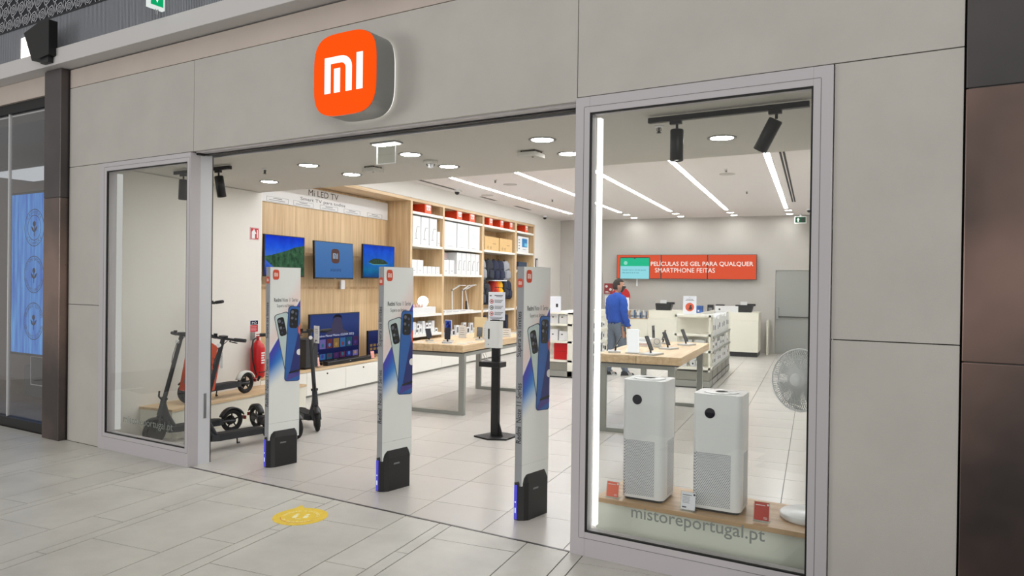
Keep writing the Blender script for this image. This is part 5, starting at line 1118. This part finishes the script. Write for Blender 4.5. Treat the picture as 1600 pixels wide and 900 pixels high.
text('PELÍCULAS DE GEL PARA QUALQUER', (2.16, .013, .395), width=2.52, height=.155, m=M_vw, parent=bn_, bold=.005)
text('SMARTPHONE FEITAS', (1.76, .013, .225), width=1.50, height=.115, m=M_vw, parent=bn_)
def door(name, x0, x1, z1, m, label, bar):
    fr = MB(); fr.box(x0-.05, x0, 18.74, 18.80, 0, z1+.05).box(x1, x1+.05, 18.74, 18.80, 0, z1+.05).box(x0, x1, 18.74, 18.80, z1, z1+.05)
    d = struct(name, MB().box(x0+.004, x1-.004, 18.76, 18.795, .01, z1-.004), m, label=label); fr.build('door_frame', M_wallb, d)
    if bar:
        MB().box(x0+.03, x0+.08, 18.68, 18.76, .84, 1.12).build('bar_housing', M_chrome, d, .004); MB().cyl((x0+.05, 18.70, .90), (x1-.05, 18.70, .90), .018, n=10).build('push_bar', M_dgrey, d)
    return d
door('door_1', -.88, .10, 2.03, mat('door_grey', (160, 162, 158), .5), 'grey exit door with horizontal push bar on the right of the back wall', True)
door('door_2', -6.14, -5.28, 1.89, M_wallb, 'plain grey door in the left corner of the back wall', False)
t = thing('exit_sign', 'small green and white exit sign above the far grey door', 'exit sign', (-.33, 18.5, 3.14)); MB().box(-.13, .13, 0, .04, 0, .17).build('housing', M_whitep, t, .003); MB().box(-.115, .115, -.002, 0, .02, .15).build('green_face', em('exit_green_dim', (40, 110, 70), .7), t)
k = MB(); k.plate([(-.085, .09), (-.05, .13), (-.015, .09), (-.035, .09), (-.035, .04), (-.065, .04), (-.065, .09)], -.003, -.002); k.build('white_arrow', M_carton, t); k = MB(); k.box(.02, .09, -.003, -.002, .035, .135).plate(disc(.012, 8, .055, .115), -.004, -.003, M_dark); k.build('door_symbol', M_carton, t)
MB().box(-.02, .02, .01, .03, .17, .22).build('ceiling_stem', M_whitep, t)
t = thing('wall_notice', 'dark red and white notice on the back wall beside the far left door', 'sign', (-5.07, 18.79, 1.38)); MB().box(-.11, .12, -.006, 0, 0, .28).build('board', mat('notice_red', (150, 34, 36), .5), t); k = MB(); k.plate(disc(.035, 12, -.05, .2), -.008, -.006).plate(disc(.035, 12, .06, .12), -.008, -.006).box(-.08, .0, -.008, -.006, .05, .07).box(-.08, .04, -.008, -.006, .02, .035); k.build('white_print', M_carton, t)
t = thing('wall_notice', 'white notice sheet under the dark red notice', 'sign', (-5.05, 18.79, 1.08)); MB().box(-.11, .12, -.004, 0, 0, .26).build('sheet', M_wcard, t); MB().box(-.09, .08, -.005, -.004, .05, .06).build('print', M_grey, t)
t = thing('coat_tube', 'thin white post hanging below the video wall', 'fitting', (-4.28, 18.70, 1.60)); MB().box(-.02, .02, 0, .03, 0, .19).build('tube', M_whitep, t)

# ================================================================ RIGHT WINDOW DISPLAY
pl = thing('window_plinth', 'white window plinth topped with a thin oak shelf', 'plinth', W(-1.84, 4.14), A)
MB().box(0, 1.36, .0, .50, .272, .30).build('oak_top', M_oakx, pl, .002); MB().box(0, 1.36, .03, .05, 0, .272).build('front_panel', mat('plinth_white', (226, 230, 218), .35), pl); MB().box(0, .02, .05, .48, 0, .272).box(1.34, 1.36, .05, .48, 0, .272).box(0.02, 1.34, .46, .48, 0, .272).build('carcass', M_white, pl)
M_pur = mat('purifier_white', (234, 235, 236), .3); M_dot = dots('purifier_holes', (228, 229, 232), (142, 146, 154), .0115, .33)
def purifier(loc, w, d, h, label):
    t = thing('air_purifier', label, 'air purifier', loc, A+.04)
    hs = h*.50
    MB().prism(rrect(.012, w-.012, .012, d-.012, .03), 0, .016).build('foot', M_black, t)
    MB().prism(rrect(0, w, 0, d, .038, 8), .016, hs, None, None, True).build('perforated_body', M_dot, t)
    MB().prism(rrect(-.0008, w+.0008, -.0008, d+.0008, .038, 8), .016, .034, None, None, True).build('lower_band', M_pur, t)
    MB().prism(rrect(-.0008, w+.0008, -.0008, d+.0008, .038, 8), hs, h, None, None, True).build('upper_body', M_pur, t, .006, 3)
    MB().prism([(w-.055, .02), (w-.055, -.0014)] + [(w-.038+.0394*math.cos(-PI/2+PI/2*i/10), .038+.0394*math.sin(-PI/2+PI/2*i/10)) for i in range(11)] + [(w+.0014, d*.32), (w-.02, d*.32)], .034, hs, None, None).build('corner_post', M_pur, t)
    MB().prism(disc(.030, 36), 0, .002, None, Matrix.Translation((w*.36, -.001, h*.84)) @ FACE['-y'].to_4x4()).build('round_display', mat('display_navy', (24, 24, 36), .15), t)
    R_ = Matrix.Translation((w/2, d/2, h)); k = MB()
    k.lathe([(.098, .0), (.10, .003), (.094, .004)], 40, None, R_); k.build('fan_ring', M_whitep, t)
    k = MB(); n = 56
    for i in range(n): a = 2*PI*i/n; c, s = math.cos(a), math.sin(a); k.add([(w/2+.035*c-.0012*s, d/2+.035*s+.0012*c, h+.001), (w/2+.035*c+.0012*s, d/2+.035*s-.0012*c, h+.001), (w/2+.094*c+.002*s, d/2+.094*s-.002*c, h+.003), (w/2+.094*c-.002*s, d/2+.094*s+.002*c, h+.003)], [(0, 1, 2, 3)])
    o = k.build('outlet_grille', mat('grille_grey', (150, 152, 154), .5), t)
    MB().lathe([(0, .004), (.035, .004), (.036, 0)], 26, None, R_).build('hub', M_whitep, t)
    return t
purifier(W(-1.690, 4.205, .30), .262, .262, .738, 'taller white air purifier at the left of the right window')
purifier(W(-1.255, 4.225, .30), .278, .255, .688, 'shorter white air purifier in the middle of the right window')
card(W(-1.735, 4.165, .30), A, 'coral price card at the left end of the window shelf', .088, .105, M_ccard)
card(W(-1.26, 4.165, .30), A, 'white price card between the two air purifiers', .095, .115, M_wcard, blk=True)
card(W(-.852, 4.20, .30), A, 'red price card beside the round fan base', .092, .115, M_rcard)
t = thing('standing_fan', 'white standing fan half hidden by the right window frame', 'fan', W(-.63, 4.42, .30), A)
MB().lathe([(0, 0), (.155, 0), (.162, .008), (.162, .026), (.155, .034), (0, .038)], 44, M_pur).build('base', None, t)
MB().cyl((.02, .06, .03), (.02, .06, .80), .013, n=14).build('pole', M_pur, t)
h = bpy.data.objects.new('fan_head', None); C.objects.link(h); h.parent = t; h.location = (-.065, -.01, .788)
h.rotation_euler = Vector((-.30, -.68, .06)).to_track_quat('Z', 'Y').to_euler()      # grille looks towards the walkway
k = MB(); k.lathe([(0, .038), (.034, .038), (.038, .034), (.038, .02)], 26).build('hub', M_pur, h)
k = MB(); k.torus((0, 0, 0), .176, .005, 'z', 48, 6).torus((0, 0, .022), .118, .0022, 'z', 40, 5); k.torus((0, 0, -.05), .170, .0045, 'z', 44, 6); k.build('rim', M_pur, h)
k = MB()
for i in range(84):
    a = 2*PI*i/84; c, s = math.cos(a), math.sin(a); k.tube([(.036*c, .036*s, .034), (.11*c, .11*s, .026), (.155*c, .155*s, .012), (.176*c, .176*s, 0), (.170*c, .170*s, -.05), (.06*c, .06*s, -.085)], .0022, 3)
o = k.build('grille', M_pur, h); o['kind'] = 'stuff'
for i in range(7):
    a = 2*PI*i/7; k = MB(); vs = []
    for q in range(6):
        r = .03+.024*q; w_ = .35+.03*q
        for s_ in (-1, 1): vs.append((r*math.cos(a+s_*w_/2), r*math.sin(a+s_*w_/2), -.01-.012*s_))
    k.add(vs, [(2*q, 2*q+1, 2*q+3, 2*q+2) for q in range(5)], None, True); k.build('blade', mat('blade_white', (222, 226, 222), .4), h)
MB().lathe([(0, -.15), (.045, -.145), (.06, -.12), (.06, -.085), (0, -.085)], 26, M_pur).build('motor_housing', None, h)

# ================================================================ FLOOR STICKER
t = thing('floor_sticker', 'yellow round distancing sticker with white rings on the mall floor', 'sticker', (-3.24, 4.03, 0.0), .35)
pts = disc(.185, 48); pts[14:19] = [(-.045, .195), (-.075, .255), (-.095, .185)]
MB().prism(pts, .0002, .0012).build('yellow_disc', mat('sticker_yellow', (238, 204, 46), .5, 0, .08, 20), t)
def ring(r, w, a0, a1, m, z, name='printed_arc'):
    k = MB(); n = 30
    for i in range(n):
        b0, b1 = a0+(a1-a0)*i/n, a0+(a1-a0)*(i+1)/n
        k.add([(r*math.cos(b0), r*math.sin(b0), z), ((r+w)*math.cos(b0), (r+w)*math.sin(b0), z), ((r+w)*math.cos(b1), (r+w)*math.sin(b1), z), (r*math.cos(b1), r*math.sin(b1), z)], [(0, 1, 2, 3)])
    k.build(name, m, t)
M_so = mat('sticker_orange', (226, 150, 30), .5); M_sw = mat('sticker_white', (248, 240, 190), .5)
ring(.128, .008, -2.9, -.6, M_so, .0014)
for i, ch in enumerate('MANTENHA A DISTÂNCIA'):
    if ch == ' ': continue
    a = PI*.95-i*.155; text(ch, (.118*math.cos(a), .118*math.sin(a), .0014), height=.022, face='+z', m=M_sw, parent=t, rot=a-PI/2)
for i, ch in enumerate('DE SEGURANÇA'):
    if ch == ' ': continue
    a = -PI*.80+i*.16; text(ch, (.118*math.cos(a), .118*math.sin(a), .0014), height=.022, face='+z', m=M_sw, parent=t, rot=a+PI/2)
for x in (-.035, .04): k = MB(); k.prism(disc(.014, 12, x, .04), .0012, .0016); k.prism(rrect(x-.016, x+.016, -.035, .02, .01, 3), .0012, .0016); k.build('little_figure', M_sw, t)
MB().box(-.02, .02, -.06, -.05, .0012, .0016).build('arrow', M_sw, t)

# ================================================================ THE CUSTOMER
def person():
    t = thing('person', 'person in blue pullover, grey jeans and black face mask standing by the table', 'person', (-3.235, 12.60, 0), math.radians(-38))
    V = []; E_ = []; Rr = []
    def v(p, r, link=None):
        V.append(p); Rr.append(r); i = len(V)-1
        if link is not None: E_.append((link, i))
        return i
    pel = v((0, 0, .93), (.155, .115)); bel = v((0, -.01, 1.06), (.150, .105), pel); che = v((0, -.015, 1.24), (.170, .120), bel); ucb = v((0, -.02, 1.37), (.135, .095), che)
    nk = v((0, -.005, 1.445), (.062, .062), ucb); nk2 = v((0.01, .012, 1.51), (.056, .058), nk)
    for s in (-1, 1):
        sh_ = v((s*.145, -.02, 1.37), (.066, .066), ucb); sh2 = v((s*.195, -.015, 1.325), (.058, .060), sh_); el = v((s*.225, -.01+.0*s, 1.09), (.043, .045), sh2)
        fy = .12 if s > 0 else .06; wr = v((s*.215, .02+fy*.6, .875), (.029, .026), el); pm = v((s*.210, .035+fy*.7, .815), (.040, .020), wr)
        # fingers: four curled, one thumb
        for q, (dx, dy, L) in enumerate(((-.012, .030, .070), (-.004, .010, .078), (.0, -.010, .073), (.004, -.028, .058))):
            a = v((s*.208+dx*.3, .035+fy*.7+dy, .785), (.010, .010), pm); b = v((s*.204+dx*.3, .043+fy*.7+dy, .785-L*.5), (.009, .009), a); v((s*.190+dx*.3, .048+fy*.7+dy, .785-L*.9), (.0075, .0075), b)
        a = v((s*.198, .075+fy*.7, .815), (.011, .011), pm); v((s*.188, .088+fy*.7, .775), (.009, .009), a)
        hp = v((s*.085, 0, .86), (.100, .105), pel); fo = .10 if s > 0 else -.10
        kn = v((s*.10, fo*.45+.01, .49), (.060, .064), hp); cf = v((s*.105, fo*.75, .33), (.055, .060), kn); an = v((s*.11, fo, .10), (.038, .042), cf)
        ft = v((s*.115, fo+.08, .045), (.042, .032), an); v((s*.12, fo+.17, .035), (.036, .024), ft)
    me = bpy.data.meshes.new('body'); me.from_pydata(V, E_, []); o = bpy.data.objects.new('body', me); C.objects.link(o)
    m1 = o.modifiers.new('skin', 'SKIN'); m1.use_smooth_shade = True
    for i, sv in enumerate(me.skin_vertices[0].data): sv.radius = Rr[i]; sv.use_root = (i == 0)
    m2 = o.modifiers.new('sub', 'SUBSURF'); m2.levels = 2; m2.render_levels = 2
    dg = bpy.context.evaluated_depsgraph_get(); bm_ = bpy.data.meshes.new_from_object(o.evaluated_get(dg)); o.modifiers.clear()
    bm_.name = 'body'; old = o.data; o.data = bm_; bpy.data.meshes.remove(old); bm_.materials.clear(); bm_.materials.append(M_skin); o.parent = t
    bm_.polygons.foreach_set('use_smooth', [True]*len(bm_.polygons))
    def cloth(name, test, off, m):
        nrm = [Vector(q.vector) for q in bm_.vertex_normals]; co = [q.co.copy() for q in bm_.vertices]; idx = {}; vs = []; fs = []
        for f in bm_.polygons:
            c = f.center
            if not test(c): continue
            fs.append([idx.setdefault(i, len(idx)) for i in f.vertices])
        vs = [None]*len(idx)
        for i, j in idx.items():
            wob = .004*math.sin(co[i].z*70+co[i].x*30)+.003*math.sin(co[i].z*31-co[i].y*60)
            vs[j] = co[i]+nrm[i]*(off+wob)
        me_ = bpy.data.meshes.new(name); me_.from_pydata(vs, [], fs); me_.materials.append(m); me_.polygons.foreach_set('use_smooth', [True]*len(fs))
        ob = bpy.data.objects.new(name, me_); C.objects.link(ob); ob.parent = t; s_ = ob.modifiers.new('solid', 'SOLIDIFY'); s_.thickness = .006; s_.offset = 1
    arm = lambda c: abs(c.x) > .165 and c.z > .70
    cloth('pullover', lambda c: (c.z > .955 and c.z < 1.475 and not (arm(c) and c.z < .90)) or (arm(c) and c.z > .90 and c.z < 1.3), .015, M_blue)
    cloth('jeans', lambda c: c.z < .99 and c.z > .085 and abs(c.x) < .19 and not (arm(c) and c.z < .93), .010, M_jean)
    # shoes
    for s in (-1, 1):
        fo = .10 if s > 0 else -.10; k = MB(); n = 16; vs = []; prof = [(0, 1.0), (.022, 1.04), (.05, .93), (.078, .62), (.10, .42)]
        for z, f in prof:
            for i in range(n):
                a = 2*PI*i/n; y = .145*math.sin(a)*f; back = 1 if y < 0 else 1
                if z > .06: y = y*.9-.055
                vs.append((s*.118+.05*math.cos(a)*min(1, f+.25), fo+.055+y, z))
        fs = [(j*n+i, j*n+(i+1) % n, (j+1)*n+(i+1) % n, (j+1)*n+i) for j in range(4) for i in range(n)]+[tuple(range(n-1, -1, -1)), tuple(range(4*n, 5*n))]
        sh_ = k.add(vs, fs, None, True).build('shoe', mat('shoe_black', (24, 26, 32), .6), t)
        MB().prism([(s*.118+.054*math.cos(2*PI*i/20), fo+.055+.150*math.sin(2*PI*i/20)) for i in range(20)], 0, .02).build('sole', mat('sole_white', (208, 208, 206), .6), sh_)
        for q in range(3):
            y = fo+.045+.030*q
            for sd in (-1, 1): MB().tube([(s*.118+sd*.053, y+.018, .022), (s*.118+sd*.052, y, .05), (s*.118+sd*.036, y-.016, .078)], .0055, 6).build('stripe', M_carton, sh_)
    # head, turned to the picture's right
    hd_ = bpy.data.objects.new('head', None); C.objects.link(hd_); hd_.parent = t; hd_.location = (.008, .025, 1.60); hd_.rotation_euler = (0, 0, math.radians(-38))
    k = MB(); n, q = 28, 20; vs = []
    def hp_(a, b, off=0):
        c, s = math.cos(a), math.sin(a); z = math.sin(b); r = math.cos(b)
        x = (.077+off)*r*c; y = (.098+off)*r*s; zz = (.122+off)*z
        if s > 0 and z < -.15: x *= 1-.25*(-z-.15); y *= 1-.10*(-z)
        if s < 0 and z < -.3: y *= 1-.55*(-z-.3)
        dx = abs(a-PI/2)
        y += .022*math.exp(-(dx/.20)**2)*math.exp(-((z+.12)/.16)**2)           # nose
        y -= .007*math.exp(-((dx-.40)/.16)**2)*math.exp(-((z-.08)/.10)**2)     # eye sockets
        y += .007*math.exp(-(dx/.35)**2)*math.exp(-((z+.52)/.10)**2)           # lips
        y += .010*math.exp(-(dx/.35)**2)*math.exp(-((z+.85)/.14)**2)           # chin
        return (x, y, zz)
    for j in range(1, q):
        b = -PI/2+PI*j/q
        for i in range(n): vs.append(hp_(2*PI*i/n, b))
    fs = [(j*n+i, j*n+(i+1) % n, (j+1)*n+(i+1) % n, (j+1)*n+i) for j in range(q-2) for i in range(n)]+[tuple(range(n-1, -1, -1)), tuple(range((q-2)*n, (q-1)*n))]
    k.add(vs, fs, None, True).build('face', M_skin, hd_)
    k = MB(); vs = []; fs = []; idm = {}
    for j in range(0, q+1):
        b = -PI/2+PI*j/q
        for i in range(n):
            a = 2*PI*i/n; front = math.sin(a)
            ok = (b > .62) or (front < .30 and b > .10) or (front < -.12 and b > -.62)
            if ok: idm[(i, j)] = len(vs); vs.append(hp_(a, min(b, 1.55), .012+.003*math.sin(9*a+5*b)))
    for j in range(q):
        for i in range(n):
            w_ = [(i, j), ((i+1) % n, j), ((i+1) % n, j+1), (i, j+1)]
            if all(x in idm for x in w_): fs.append([idm[x] for x in w_])
    o = k.add(vs, fs, None, True).build('hair', M_hair, hd_); s_ = o.modifiers.new('solid', 'SOLIDIFY'); s_.thickness = .014; s_.offset = -1
    for s in (-1, 1):
        k = MB().torus((s*.084, .006, -.004), .017, .007, 'x', 14, 6).lathe([(0, -.006), (.017, -.006), (.017, .008), (0, .008)], 12, None, Matrix.Translation((s*.082, .006, -.004)) @ Matrix.Rotation(PI/2, 4, 'Y')); k.build('ear', M_skin, hd_)
        MB().lathe([(0, -.010), (.009, -.005), (.010, 0), (.009, .005), (0, .010)], 12, M_carton, Matrix.Translation((s*.032, .085, .010))).build('eye', None, hd_)
        MB().lathe([(0, -.004), (.004, 0), (0, .004)], 8, M_dark, Matrix.Translation((s*.032, .0945, .010))).build('iris', None, hd_)
        MB().tube([(s*.018, .098, .032), (s*.035, .095, .036), (s*.050, .086, .030)], .0035, 5).build('eyebrow', M_hair, hd_)
        MB().tube([(s*.060, .045, -.020), (s*.077, .0, -.004)], .002, 4).build('mask_loop', M_black, hd_)
    k = MB(); vs = []; aa = [PI/2+.95*(i/8-1)*1 for i in range(17)]; bb = [-.92+.105*j for j in range(10)]
    for b in bb:
        for a in aa: p = Vector(hp_(a, b, .007)); vs.append(p)
    fs = [(j*17+i, j*17+i+1, (j+1)*17+i+1, (j+1)*17+i) for j in range(9) for i in range(16)]
    o = k.add(vs, fs, None, True).build('face_mask', M_black, hd_); s_ = o.modifiers.new('solid', 'SOLIDIFY'); s_.thickness = .004; s_.offset = 1
    MB().lathe([(.062, -.02), (.066, .0), (.062, .018)], 22, M_blue, Matrix.Translation((.0, .0, 1.47))).build('collar', None, t)
person()
